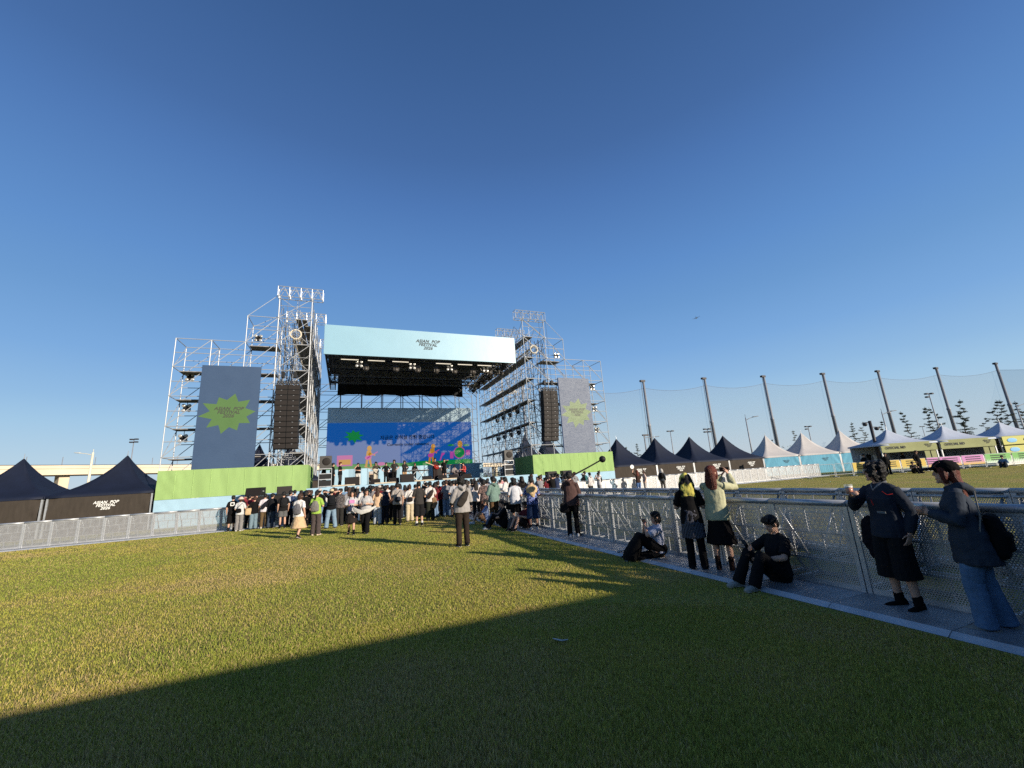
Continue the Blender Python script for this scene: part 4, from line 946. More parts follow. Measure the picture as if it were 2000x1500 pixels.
def curtain(b,x0,x1,y,z0,z1,amp,mi=0,nx=40,nz=8,axis=0,other=0):
    W_=x1-x0;k0=len(b.v)
    for j in range(nz+1):
        for i in range(nx+1):
            u=i/nx;v=j/nz; cr=math.exp(-(u/.16)**2)+math.exp(-((1-u)/.16)**2)
            d=amp*(.35*math.sin(u*W_*2.6+v)+cr*1.2*math.sin((u*W_*1.9*(1 if u<.5 else -1)+(1-v)*2.4)*4.2)); p=(x0+W_*u,y+d,z0+(z1-z0)*v); b.v.append(p if axis==0 else (other+d,x0+W_*u,z0+(z1-z0)*v))
    for j in range(nz):
        for i in range(nx): k=k0+j*(nx+1)+i; b.f.append((k,k+1,k+nx+2,k+nx+1)); b.m.append(mi)
def tent(x,y,rz,W,D,ze,hp,label,roofm,wallm,group=None,logo=None,wall=True,name='pagoda_tent',logow=1.0,logox=.62):
    r=thing(name,label,'tent',(x,y,0),rz,group)
    b=MB(); canopy(b,W,D,ze,hp); b.build('canopy',roofm,r,False,True)
    MB().tube((W/2,D/2,ze+hp-.05),(W/2,D/2,ze+hp+.28),.025,6,r1=.012).build('finial',ALU,r,False)
    for px in(.05,W-.05):
        for py in(.05,D-.05): MB().box((px,py,ze/2),(.09,.09,ze)).build('leg',ALU,r,False)
    b=MB(); 
    for py in(.16,D-.16): b.box((W/2,py,ze-.06),(W-.2,.05,.08))
    for px in(.05,W-.05): b.box((px,D/2,ze-.06),(.05,D-.2,.08))
    b.build('eave_rail',ALU,r,False)
    if wall:
        b=MB(); curtain(b,.12,W-.12,.0,.02,ze-.13,.035); b.build('front_wall',wallm,r,False,True)
        b=MB(); curtain(b,.12,W-.12,D,.02,ze-.13,.02); b.build('back_wall',wallm,r,False,True)
        for sx in(.0,W):
            b=MB(); curtain(b,.12,D-.12,0,.02,ze-.13,.02,axis=1,other=sx); b.build('side_wall',wallm,r,False,True)
    if logo:
        xs=[v.co.x for v in LOGO.vertices]; s=logow/(max(xs)-min(xs)); o=bpy.data.objects.new('lettering',LOGO); COL.objects.link(o); o.parent=r; o.location=(W*logox,-.022,ze*.70); o.rotation_euler=(R(90),0,0); o.scale=(s,s,s); setm(o,logo)
    return r
TL=at(91,971,Y=32.4).x; TR=at(300,958,Y=32.4).x; TW=TR-TL
tent(TL,32.4,0,TW,TW,2.3,2.45,'black peaked tent with white festival lettering beside the lime hoarding',NAVY,BROWNC,logo=WLET,logow=1.2,logox=.55)
tent(TL-TW-.12,32.4,0,TW,TW,2.3,2.45,'black peaked tent cut off by the left edge, next to the lettered one',NAVY,BROWNC,logo=WLET,logow=1.05,logox=.3)
# tents seen through the scaffolds
for x,y,l in ((-9.6,39.5,'black tent behind the left blue panel, seen past its foot'),(-7.0,38.5,'black tent standing behind the left speaker column')):
    tent(x,y,0,5,5,2.6,3.4,l,NAVY,BROWNC)
for px,py,l in ((1024,848,'black tent behind the stage, left of two seen through the right tower'),(1066,846,'black tent behind the right speaker column')):
    p=at(px,py,Y=44); tent(p.x-2.4,41.6,0,4.8,4.8,2.6,p.z-2.6,l,NAVY,BROWNC)
xs=[at(p,q,Y=32.3).x for p,q in((1200,908),(1282,904),(1354,899),(1423,895),(1490,892))]; xs[0]=23.0
words=['nearest the lime hoarding','second from the lime hoarding','third from the lime hoarding','last before the white tents']
for i in range(4): tent(xs[i],32.3,0,xs[i+1]-xs[i],5,2.12,2.75,'black peaked tent with dark walls and white lettering, '+words[i],NAVY,BROWNC,logo=WLET,logow=1.15)
wc=[at(p,q,c=46) for p,q in((1490,892),(1560,887),(1640,884),(1718,880))]
wl=['white peaked tent with cyan walls beside the last black tent','white peaked tent with cyan walls between two other white ones','white peaked tent with cyan walls next to the leaning dark lamp post']
for i in range(3):
    a,b_=wc[i],wc[i+1]; d=b_-a; tent(a.x,a.y,math.atan2(d.y,d.x),Vector((d.x,d.y)).length,4.4,2.12,2.6,wl[i],WHITEC,CYANC,logo=GRLET,logow=.8)
# merchandise stalls
MDT=text_mesh('OFFICIAL MD',.5,LETTER,offset=.012)
def stall(p,q,label,front):
    d=q-p; W=Vector((d.x,d.y)).length; rz=math.atan2(d.y,d.x); r=tent(p.x,p.y,rz,W,3.4,2.45,1.4,label,mat('shaded_canvas',(.36,.40,.48),.8,0,.05,1.5,.25,1.2),CYANC,wall=False,name='merchandise_stall')  # bluish grey canopy, its shaded side put into the colour
    b=MB(); curtain(b,.0,W,-.05,1.72,2.5,.02,nz=4); b.build('fascia_banner',YELC,r,False,True)
    b=MB(); b.box((W/2,3.3,1.25),(W-.1,.04,2.4)); b.box((W-.03,1.7,1.25),(.04,3.2,2.4)); b.build('inner_wall',mat('stall_inner_wall',(.40,.42,.45),.9,0,.1,1),r,False)
    MB().box((W/2,.4,.5),(W-.3,.6,.95)).build('counter',WHITEP,r,False,bevel=.01)
    if front=='letters':
        xs=[v.co.x for v in MDT.vertices]; s=1.75/(max(xs)-min(xs)); o=bpy.data.objects.new('lettering',MDT); COL.objects.link(o); o.parent=r; o.location=(1.25,-.078,2.1); o.rotation_euler=(R(90),0,0); o.scale=(s,s,s)
        xs=[v.co.x for v in LOGO.vertices]; s=.75/(max(xs)-min(xs)); o=bpy.data.objects.new('lettering',LOGO); COL.objects.link(o); o.parent=r; o.location=(W*.85,-.078,2.14); o.rotation_euler=(R(90),0,0); o.scale=(s,s,s)
        for x in (W-.9,W-.35): MB().box((x,.05,1.3),(.45,.03,.75)).build('price_board',YELC,r,False)
        for x in np.linspace(.8,W-1.6,5): 
            b=MB(); b.loft([(x,3.15,1.05),(x,3.15,1.65)],[.2,.22],[.03,.03]); b.build('hanging_shirt',(BLACKP,DGREYP,WHITEP)[int(x*7)%3],r,False,True)
    else:
        YB=mat('display_board_yellow',srgb((190,186,110)),.8); SKYB=mat('blue_print',srgb((120,175,215)),.7)
        for j,z in enumerate((2.1,1.3)):
            MB().box((W/2,-.10,z),(W-.2,.04,.7)).build('display_board',YB,r,False)
            for i in range(3): b=MB(); b.ell((.9+i*1.45,-.13,z),(.45,.012,.2),14,6); b.build('shirt_print',[SKYB,BLACKP,SKYB][(i+j*2)%3] if j==0 else SKYB,r,False,True)
    return r
md=[at(*a,c=36) for a in((1718,867),(1826,861),(1833,859),(1940,853),(1950,851),(2058,845))]
stall(md[0],md[1],'merchandise stall with yellow lettered fascia and shirts hung inside, beside the cyan tent','letters')
stall(md[2],md[3],'merchandise stall with yellow lettered fascia and a plain grey inside','letters')
stall(md[4],md[5],'merchandise stall fronted by yellow boards with blue shirt prints, at the frame edge','boards')
# banner barriers before the stalls
def grad(name,a,b_,zc):
    m=mat(name,srgb(a),.8); n=m.node_tree; bs=n.nodes['Principled BSDF']; tc=n.nodes.new('ShaderNodeTexCoord'); sp=n.nodes.new('ShaderNodeSeparateXYZ'); n.links.new(tc.outputs['Object'],sp.inputs[0])
    w_=n.nodes.new('ShaderNodeTexWave'); w_.inputs['Scale'].default_value=2.2; n.links.new(tc.outputs['Object'],w_.inputs['Vector'])
    ad=n.nodes.new('ShaderNodeMath'); ad.operation='MULTIPLY_ADD'; n.links.new(w_.outputs[0],ad.inputs[0]); ad.inputs[1].default_value=.22; n.links.new(sp.outputs[2],ad.inputs[2])
    r=n.nodes.new('ShaderNodeValToRGB'); r.color_ramp.elements[0].color=(*srgb(b_),1); r.color_ramp.elements[1].color=(*srgb(a),1); r.color_ramp.elements[0].position=zc-.12; r.color_ramp.elements[1].position=zc+.12; n.links.new(ad.outputs[0],r.inputs[0]); n.links.new(r.outputs[0],bs.inputs['Base Color']); return m
GY=grad('yellow_print',(200,172,84),(120,180,192),.45); GP=grad('pink_print',(192,128,178),(200,172,90),.62); GG=grad('green_print',(118,172,98),(205,214,205),.62)
LINES=text_mesh('FOOD & DRINK\nTHIS WAY\nMERCHANDISE',.2,LETTER,line=1.0)
def bars(p,q,label,pr,grp=None):
    d=q-p; W=Vector((d.x,d.y)).length; r=thing('railing',label,'railing',(p.x,p.y,0),math.atan2(d.y,d.x),grp); b=MB()
    b.tube((.03,0,1.08),(W-.03,0,1.08),.02,6); b.tube((.03,0,.22),(W-.03,0,.22),.02,6); 
    for x in(.03,W-.03): b.tube((x,0,.0),(x,0,1.08),.02,6); b.tube((x,-.28,.02),(x,.28,.02),.02,6)
    b.build('frame',ALU,r,False); b=MB()
    for i in range(1,14): b.tube((W*i/14,0,.22),(W*i/14,0,1.08),.008,4)
    b.build('bars',ALU,r,False)
    if pr:
        MB().box((W/2,-.03,.70),(W-.10,.012,.74)).build('printed_cover',pr,r,False)
        o=bpy.data.objects.new('printed_lines',SCRIB); COL.objects.link(o); o.parent=r; o.location=(W/2,-.045,.76)
    return r
b=MB(); random.seed(4)
for j in range(3):
    x=-.62
    while x<.62: w_=random.uniform(.05,.16); b.box((x+w_/2,0,.17-.17*j),(w_,.006,.075)); x+=w_+.035
SCRIB=b.mesh('printed_lines',LETTER)
px=[1580,1633,1668,1716,1764,1815,1840,1884,1930,1984,2040]; pr=[None,None,GY,GY,GY,GP,GP,GP,GG,GG]
lb=['bare steel railing before the first cyan tent','bare steel railing before the cyan tent at the lamp post','yellow printed railing at the foot of the leaning lamp post','yellow printed railing half hidden behind the curly dark hair','yellow printed railing with cyan lower edge, next to a pink one','pink printed railing, first after the yellow ones','pink printed railing partly behind the black cap','pink printed railing next to the green ones','green printed railing next to a pink one','green printed railing behind the person sitting on the grass']
gp=[at(p,926-(p-1690)*.035,c=34) for p in px]
for i in range(10): bars(gp[i],gp[i+1]-(gp[i+1]-gp[i])*.02,lb[i],pr[i])
# ================================================================ far background
hills=MB(); random.seed(2); N=90
for i in range(N+1):
    a=R(-60+150*i/N); rr=900; h=7+5*math.sin(i*.31)+4*math.sin(i*.83+1); hills.v+=[(rr*math.sin(a),rr*math.cos(a),-1),((rr+150)*math.sin(a),(rr+150)*math.cos(a),h),((rr+420)*math.sin(a),(rr+420)*math.cos(a),-1)]
for i in range(N): k=3*i; hills.f+=[(k,k+3,k+4,k+1),(k+1,k+4,k+5,k+2)]; hills.m+=[0,0]
struct(hills.build('hills',mat('hazy_hills',(.20,.25,.31),1,0,.1,.01),smooth=True))  # distance haze put into the bluish grey of the hills
# viaduct
A=Vector((-92.3,167.6,0));Bv=Vector((125,336.7,0)); dv=(Bv-A).normalized(); P0=A-dv*260; L=900; q=math.atan2(dv.y,dv.x)
r=thing('viaduct','long beige elevated railway viaduct crossing behind the tents and stage','viaduct',(P0.x,P0.y,0),q)
b=MB(); b.box((L/2,0,12.3),(L,9,2.2)); b.build('deck',CONC,r,False)
b=MB(); b.box((L/2,-4.6,13.55),(L,.25,1.0)); b.box((L/2,4.6,13.55),(L,.25,1.0)); b.build('parapet',CONC,r,False)
b=MB(); b.box((L/2,-4.75,14.15),(L,.1,.16)); b.build('handrail',DGREYP,r,False)
for i in range(24):
    x=20+i*36; MB().box((x,0,5.6),(2.4,4.5,11.2)).build('pier',CONC,r,False,bevel=.2)
b=MB()
for i in range(120): b.tube((4+i*7.4,-4.6,14),(4+i*7.4,-4.6,16.6),.09,5)
b.build('catenary_mast',GREYP,r,False)
# golf nets
tops=[at(p,q,Z=26) for p,q in((1020,752),(1138,748),(1256,743),(1375.6,738),(1491,734),(1607,729),(1714,724),(1828,718),(1944,709))]
last=tops[-1]; tops.append(Vector((last.x+14,last.y-34,22)))
NETM=bpy.data.materials.new('netting'); NETM.use_nodes=True; n=NETM.node_tree; pbs=n.nodes['Principled BSDF']; pbs.inputs['Base Color'].default_value=(.24,.28,.30,1); pbs.inputs['Roughness'].default_value=1
tr=n.nodes.new('ShaderNodeBsdfTransparent'); mx=n.nodes.new('ShaderNodeMixShader'); mx.inputs[0].default_value=.22; n.links.new(tr.outputs[0],mx.inputs[1]); n.links.new(pbs.outputs[0],mx.inputs[2]); n.links.new(mx.outputs[0],n.nodes['Material Output'].inputs[0])
pw=['hidden behind the stage','behind the right video panel','above the second black tent','above the third and fourth black tents','above the first white tent','above the third white tent','between the dark lamp post and the first merchandise stall','behind the second merchandise stall','behind the stall with boards','at the far right end']
for i,t in enumerate(tops):
    if i==len(tops)-1: break
    r=thing('net_pole','tall grey net pole '+pw[i],'pole',(t.x,t.y,0),0,'poles of the tall net')
    MB().lathe((0,0,0),[(.42,0),(.40,12.9),(.47,13),(.47,13.5),(.35,13.6),(.31,t.z)],12).build('shaft',GREYP,r,False,True)
    MB().box((-.3,0,t.z-.2),(1.5,.7,.5)).build('pulley_head',DGREYP,r,False)
    MB().tube((-1.2,-.2,0),(-1.0,-.2,t.z-.3),.06,5).build('hoist_rope',DGREYP,r,False)
for i in range(len(tops)-1):
    a,b_=tops[i],tops[i+1]; b=MB(); K=16
    for k in range(K+1):
        u=k/K; p=a.lerp(b_,u); zt=p.z-2.2-1.1*4*u*(1-u); b.v+=[(p.x,p.y,0),(p.x,p.y,zt)]
    b.f=[(2*k,2*k+2,2*k+3,2*k+1) for k in range(K)]; b.m=[0]*K
    r=thing('safety_net','sheer net bay, its left pole '+pw[i],'net',(a.x,a.y,0),0,'bays of the tall net'); b.build('netting',NETM,r)
    b=MB(); 
    for k in range(K): b.tube(b.v[0] if 0 else (a.lerp(b_,k/K).x,a.lerp(b_,k/K).y,a.lerp(b_,k/K).z-2.2-4.4*(k/K)*(1-k/K)),(a.lerp(b_,(k+1)/K).x,a.lerp(b_,(k+1)/K).y,a.lerp(b_,(k+1)/K).z-2.2-4.4*((k+1)/K)*(1-(k+1)/K)),.035,4)
    b.build('edge_rope',GREYP,r)
# lamps and masts
def street_lamp(p,mt,arm,label,r0=.09,head=.8):
    r=thing('street_lamp',label,'street lamp',(p.x,p.y,0)); MB().tube((0,0,0),(0,0,p.z),r0*1.3,10,r1=r0*.8).build('pole',mt,r,False,True)
    e=Vector((RX.x,RX.y,0)).normalized()*arm; b=MB(); b.tube((0,0,p.z-.35),(e.x*.5,e.y*.5,p.z-.12),.05,6); b.tube((e.x*.5,e.y*.5,p.z-.12),(e.x,e.y,p.z+.05),.045,6); b.build('arm',mt,r,False)
    u=e.normalized(); MB().loft([(e.x,e.y,p.z+.06),(e.x+u.x*head,e.y+u.y*head,p.z+.14)],[.16,.12],[.07,.05],(-u.y,u.x,0),10).build('lamp_head',mt,r,False,True); MB().tube((0,0,p.z),(0,0,p.z+.5),.03,5).build('finial',mt,r,False); return r
street_lamp(at(182,884,c=60),CREAMP,-1.9,'cream street lamp with an arm over the gap between the left tents',.16)
street_lamp(at(1456,816,c=60),GREYP,1.1,'grey street lamp rising behind the last black tent',.09)
street_lamp(at(1722,805,c=60),GREYP,1.4,'grey street lamp beside a net pole behind the first stall',.08)
street_lamp(at(1984,790,c=60),GREYP,1.4,'grey street lamp behind the stall with boards',.08)
def mast(p,label,n=4):
    r=thing('floodlight_mast',label,'floodlight',(p.x,p.y,0)); MB().tube((0,0,0),(0,0,p.z),.14,8,r1=.07).build('pole',GREYP,r,False,True)
    for k in range(n):
        s=(k%2*2-1)*(.35+.35*(k//4)); z=p.z-.55*((k//2)%2); MB().box((RX.x*s*1.3,RX.y*s*1.3,z),(.62,.4,.24)).build('floodlight',DGREYP,r,False,bevel=.03)
    MB().box((0,0,p.z-.3),(.1,.1,.7)).build('crossarm',GREYP,r,False)
mast(at(262,858,c=80),'distant floodlight mast with four lamps above the lettered black tent'); mast(at(1309,842,c=90),'thin floodlight mast behind the second black tent',2); mast(at(1381,838,c=80),'floodlight mast between the third and fourth black tents',4); mast(at(1578,833,c=90),'thin floodlight mast between the second and third white tents',3); mast(at(1814,769,c=70),'high floodlight mast above the second merchandise stall',3); mast(at(1801,833,c=120),'small far floodlight mast between the first two merchandise stalls',2)
p=at(1698,822,c=38); r=thing('camera_post','dark post with two cameras, standing by the last cyan tent','camera post',(p.x,p.y,0)); MB().tube((0,0,0),(0,0,p.z),.13,8).build('pole',DGREYP,r,False,True)
for s,z in((-.5,p.z-.3),(.5,p.z-.75)):
    b=MB(); b.tube((0,0,z+.15),(RX.x*s,RX.y*s,z+.15),.04,5); b.build('bracket',DGREYP,r,False); MB().ell((RX.x*s,RX.y*s,z),(.19,.19,.17)).build('camera',DGREYP,r,False,True)
p=at(1258,850,c=60); r=thing('signal_post','grey post with a horizontal signal arm behind the second black tent','signal',(p.x,p.y,0)); MB().tube((0,0,0),(0,0,p.z),.09,8).build('pole',GREYP,r,False); 
b=MB(); b.tube((0,0,p.z-.4),(RX.x*2.2,RX.y*2.2,p.z-.3),.05,6); b.build('arm',GREYP,r,False); MB().box((RX.x*.2,RX.y*.2,p.z),(1.1,.2,.22)).build('camera_box',DGREYP,r,False)
# airplane
def plane(p):
    r=thing('airplane','small airliner flying in the clear sky right of the stage','airplane',p); r.rotation_euler=(R(8),R(-12),R(-52)); MB().loft([(0,-18,0),(0,-12,.4),(0,12,0),(0,17,-.4)],[.6,1.9,1.9,.9],[.6,1.9,1.9,.8]).build('fuselage',mat('aircraft_skin',(.10,.13,.19),.4,.2),r,False,True); am=MATS['aircraft_skin']
    for s in(-1,1): b=MB(); b.add([(s*1.5,5,-.8),(s*1.5,-2,-.8),(s*17,-8,.8),(s*17,-5.8,.8),(s*1.5,5,-.3),(s*1.5,-2,-.3),(s*17,-8,1.0),(s*17,-5.8,1.0)],[(0,1,2,3),(7,6,5,4),(0,3,7,4),(1,0,4,5),(2,1,5,6),(3,2,6,7)]); b.build('wing',am,r,False); MB().loft([(s*6,3.6,-1.6),(s*6,-.5,-1.6)],[1.0,.8],[1.0,.8]).build('engine',am,r,False,True)
    for s in(-1,1): b=MB(); b.add([(s*.5,-14,.6),(s*.5,-17.5,.6),(s*6,-18.5,1),(s*6,-17,1)],[(0,1,2,3),(3,2,1,0)]); b.build('tailplane',am,r,False)
    b=MB(); b.add([(-.2,-13,1.5),(-.2,-17.5,1.5),(-.1,-19,7.5),(-.1,-17,7.5),(.2,-13,1.5),(.2,-17.5,1.5),(.1,-19,7.5),(.1,-17,7.5)],[(0,1,2,3),(7,6,5,4),(0,3,7,4),(1,0,4,5),(2,1,5,6),(3,2,6,7)]); b.build('tail_fin',am,r,False)
plane(at(1360,621,c=1750))
# trees
def leafcloud(b,c,r,n,s,rng,flat=.5):
    for _ in range(n):
        d=Vector((rng.gauss(0,1),rng.gauss(0,1),rng.gauss(0,flat))); d=d.normalized()*rng.random()**.45; p=Vector(c)+Vector((d.x*r,d.y*r,d.z*r*flat*1.4)); u=Vector((rng.uniform(-1,1),rng.uniform(-1,1),rng.uniform(-.5,.5))).normalized()*s*rng.uniform(.6,1.4); v=u.cross(Vector((rng.uniform(-1,1),rng.uniform(-1,1),rng.uniform(-1,1)))).normalized()*s*.45; b.add([p-u,p+v,p+u,p-v],[(0,1,2,3)])
def pine(seed):
    g=random.Random(seed); t=MB(); c=MB(); n=15; pts=[Vector((g.uniform(-.05,.05)*k,g.uniform(-.05,.05)*k,k*.62)) for k in range(n+1)]
    for k in range(n): t.tube(pts[k],pts[k+1],.15-.009*k,6,r1=.15-.009*(k+1))
    for k in range(3,n+1):
        L=(2.15-.125*k)*g.uniform(.65,1.15)
        for j in range(g.choice((4,5,6))):
            a=g.uniform(0,6.28); l=L*g.uniform(.55,1.15); o=pts[k]; e=o+Vector((math.cos(a)*l,math.sin(a)*l,.10*l+g.uniform(-.1,.25))); t.tube(o,e,.03,4,r1=.012)
            for q in(.35,.6,.8,1): leafcloud(c,o.lerp(e,q),.24,16,.085,g,.55)
    leafcloud(c,pts[n]+Vector((0,0,.2)),.2,26,.09,g,1.6)
    return t.mesh('trunk',BARK),c.mesh('crown',LEAF)
PM=[pine(1),pine(2),pine(3)]
tp=[(1662,828,110),(1681,826,120),(1721,824,112),(1765,806,105),(1809,798,105),(1822,798,108),(1868,785,102),(1876,806,100),(1937,785,100),(1956,785,98),(1920,818,110),(1988,786,98),(1243,868,95),(1226,874,98),(1548,842,120),(1506,860,115)]
tl=['thin layered pine beside the third white tent','thin layered pine behind the camera post','layered pine behind the dark leaning lamp post','layered pine above the first merchandise stall','tall layered pine left of the high floodlight mast','tall layered pine right of the high floodlight mast','tall layered pine behind the second stall\'s peak','layered pine just right of the net pole behind the second stall','tall layered pine left of the last net pole','tall layered pine touching the last net pole','short layered pine left of the boards stall peak','layered pine behind the boards stall at the frame edge','pine crown between the first two black tents, larger','pine crown between the first two black tents, smaller','small pine tip above the second white tent','small pine tip beside the first white tent']
for i,(a,b_,c) in enumerate(tp):
    p=at(a,b_,c=c); r=thing('pine_tree',tl[i],'tree',(p.x,p.y,0),i*1.3,'layered pines beyond the tents'); s=(p.z)/9.2; r.scale=(s*.85,s*.85,s*.97); t_,c_=PM[i%3]; link('trunk',t_,r,False); link('crown',c_,r,False)
g=random.Random(9); b=MB()
for i in range(90):
    px_=g.choice((g.uniform(1745,2060),g.uniform(1500,1720),g.uniform(1745,2060))); p=at(px_,850,c=g.uniform(112,150)); h=g.uniform(2.5,5.2); leafcloud(b,(p.x,p.y,h*.55),h*.62,150,.28,g,.8)
tag(b.build('treeline',LEAF),'low dark mass of trees on the horizon behind the white and yellow tents','trees',kind='stuff')
def shrub(c,h,w_,n,label):
    g=random.Random(int(c[0]*10)); r=thing('shrub',label,'shrub',(c[0],c[1],0)); b=MB(); t=MB()
    for k in range(9):
        a=g.uniform(0,6.28); e=Vector((c[0]+math.cos(a)*w_*.5,c[1]+math.sin(a)*w_*.5,h*g.uniform(.6,1))); t.tube((c[0],c[1],0),e,.03,4,r1=.01)
        for q in(.5,.75,1): leafcloud(b,Vector((c[0],c[1],0)).lerp(e,q),w_*.3,n//27,.12,g,.8)
    t.build('stem',BARK,r); b.build('foliage',LEAF2,r)
shrub((15.5,55,0),4.0,3.2,1500,'yellowish green shrub seen through the scaffold right of the screen'); shrub((19.5,56,0),3.2,3,1200,'low green shrub behind the right hoarding curtain')
# unseen block added behind the viewpoint to shade the near grass, form invented
r=thing('shadow_block','unseen long flat topped block added behind the viewpoint to cast shade','shadow block',(-7,-8.2,0))
MB().box((-7,-7.45,3.2),(46,6.4,.25)).build('roof',NAVY,r)
b=MB(); 
for x in np.linspace(-29.8,15.8,16): b.box((x,-4.35,1.54),(.1,.1,3.08))
b.build('leg',ALU,r); MB().box((-7,-4.55,1.6),(45.6,.05,3.0)).build('front_wall',BROWNC,r)
# ================================================================ things on the stage
DZ=1.83
def sp(px,Y,py=930): p=at(px,py,Y=Y); return Vector((p.x,Y,DZ))
for i,(px,Y,rz,l) in enumerate(((688,32.4,180,'black stage monitor nearest the left rack'),(733,33.2,180,'black stage monitor before the player in white trousers'),(770,33.0,180,'black stage monitor left of the large dark monitor'),(795,32.6,180,'large black stage monitor near the middle of the stage front'),(834,33,180,'black stage monitor before the keyboards'),(864,33,180,'black stage monitor before the player in the dark tee'),(886,32.8,180,'black stage monitor before the drums'),(912,33.2,180,'black stage monitor at the right of the drums'))):
    p=sp(px,Y); big=i in(0,3); cabinet('stage_monitor',(p.x,p.y,DZ),((1.0,.6,.62) if big else (.72,.5,.40)),l,R(0),wedge=.28)
for i,(px,Y,l) in enumerate(((672,32.0,'long pale cable ramp near the left rack'),(752,32.0,'long pale cable ramp before the guitar players'),(828,32.0,'long pale cable ramp before the keyboards'),(882,32.0,'long pale cable ramp before the drums'))):
    p=sp(px,Y); MB2=MB().box((p.x,p.y,DZ+.06),(1.5,.35,.10)); tag(MB2.build('cable_ramp',mat('ply_board',(.5,.42,.3),.7,0,.15,8),bevel=.03),l,'cable ramp')
def amp(px,Y,d,l,mt):
    p=sp(px,Y); r=thing('guitar_amplifier',l,'amplifier',(p.x,p.y,DZ)); MB().box((p.x,p.y,DZ+d[2]/2),d).build('cabinet',mt,r,bevel=.02); MB().box((p.x,p.y-d[1]/2-.008,DZ+d[2]*.42),(d[0]-.1,.016,d[2]*.7)).build('grille_cloth',GRILLE,r); MB().box((p.x,p.y-d[1]/2-.008,DZ+d[2]*.9),(d[0]-.1,.016,d[2]*.1)).build('control_panel',ALU,r)
amp(729,36,(.7,.4,1.05),'pale wooden guitar amplifier behind the player in white trousers',mat('tan_cabinet',(.45,.33,.22),.6,0,.2,9)); amp(764,36,(.7,.4,1.1),'reddish guitar amplifier behind the player in the black tee',mat('red_cabinet',(.30,.10,.06),.6,0,.2,9)); amp(858,37,(.8,.45,1.35),'black bass amplifier behind the guitarist',BLACKP)
def keyboard(px,Y,l,rz=0):
    p=sp(px,Y); r=thing('keyboard',l,'keyboard',p,R(rz)); MB().box((0,0,.95),(1.25,.32,.10)).build('body',BLACKP,r,False,bevel=.01); b=MB(); b.box((0,-.05,1.005),(1.15,.15,.012)); b.build('keys',WHITEP,r,False)
    b=MB(); 
    for s in(-1,1): b.tube((s*.5,-.2,0),(-s*.3,.15,.9),.02,6); b.tube((s*.5,.2,0),(-s*.3,-.1,.9),.02,6)
    b.build('stand',WHITEP,r,False)
keyboard(806,36.4,'keyboard on a pale stand before the bending player'); keyboard(824,36.8,'second keyboard on a pale stand, nearer the guitarist',12)
def drums(px,Y):
    p=sp(px,Y); r=thing('drum_kit','drum kit with cymbals near the right end of the stage','drum kit',p); shell=mat('drum_shell',(.12,.10,.10),.3,.2); hd=WHITEP
    MB().lathe((0,-.2,.28),[(.28,-.22),(.28,.22)],18,0,Matrix.Rotation(R(90),3,'X')).build('bass_drum',[shell],r,False,True)
    for n,(x,y,z,rr,h) in dict(a=(-.25,0,.72,.16,.2),b=(.2,0,.72,.17,.22),c=(.62,.15,.5,.21,.35),d=(-.55,.25,.6,.18,.14)).items(): MB().lathe((x,y,z-h/2),[(rr,0),(rr,h)],16).build('drum',shell,r,False,True); MB().lathe((x,y,z+h/2+.004),[(rr-.01,0),(rr-.01,.006)],16).build('drum_head',hd,r,False)
    for x,y,z,rr in((-.75,.1,1.05,.2),(-.4,.3,1.35,.24),(.55,.2,1.4,.26),(.9,.4,1.15,.25)):
        MB().lathe((x,y,z),[(rr,0),(rr*.5,.02),(.04,.05)],18).build('cymbal',mat('brass',(.7,.52,.2),.3,.9),r,False,True); MB().tube((x,y,0),(x,y,z),.013,5).build('cymbal_stand',ALU,r,False)
drums(889,37.5)
def mic(px,Y,l,h=1.5):
    p=sp(px,Y); r=thing('microphone_stand',l,'microphone stand',p); b=MB(); b.tube((0,0,0),(0,0,h-.3),.014,6); b.tube((0,0,h-.3),(.1,-.25,h),.011,6); b.build('stand',DARKM,r,False); MB().lathe((0,0,0),[(.15,0),(.14,.02),(.02,.03)],14).build('base',DARKM,r,False); MB().ell((.1,-.27,h+.02),(.03,.05,.03)).build('microphone',DARKM,r,False,True)
for px,l in((718,'microphone stand before the guitar player in olive'),(757,'microphone stand left of the black tee player'),(790,'microphone stand at mid stage'),(852,'microphone stand before the guitarist with the red guitar'),(872,'microphone stand left of the drums')): mic(px,33.6,l)
def guitar(info,label,rgb):
    b=MB(); b.ell((-.06,0,0),(.19,.028,.16),16,8); b.ell((.10,0,.02),(.13,.026,.125),14,8); o=worn(info,b.mesh('guitar',[cloth(rgb)],True),'guitar',label,'guitar',(-.02,.20,1.02),[],(0,R(-22),0))
    b=MB(); b.box((.48,0,.035),(.62,.022,.05)); b.box((.84,0,.04),(.16,.02,.08)); b.build('neck',[mat('maple',(.35,.2,.1),.4)],o,False)
BK=(24,23,24); W_=(225,224,222); DG=(58,56,56)
def stage_person(px,Y,H,yaw,label,top,bottom,**k):
    return person(sp(px,Y),yaw,H,label,top,bottom,voxel=.018,**k)
stage_person(633,34,1.62,-110,'person in a dark outfit with blond hair beside the left rack on stage',('tee',BK),('wide',(45,42,44)),hair=('bob','blond'))
stage_person(650,33.4,1.72,-70,'person all in black standing on stage, nearest the left rack',('long',BK),('trousers',BK))
stage_person(664,33.4,1.76,-110,'person in black tee with reddish hair on stage, a bag at the hip',('tee',BK),('trousers',DG),hair=('short','reddish'),arms=('down','bent'))
stage_person(699,33.8,1.66,175,'person in black top and white trousers with a hand to the mouth on stage',('crop',BK),('wide',(222,218,210)),hair=('bob','black'),arms=('fold','cheek'))
g_=stage_person(734,34.4,1.72,170,'guitar player in olive tee and cream trousers on stage',('tee',(82,74,62)),('wide',(226,214,190)),hair=('curly','black'),arms=('guitar_l','guitar_r'))
guitar(g_,'pale electric guitar held by the player in olive',(225,215,195))
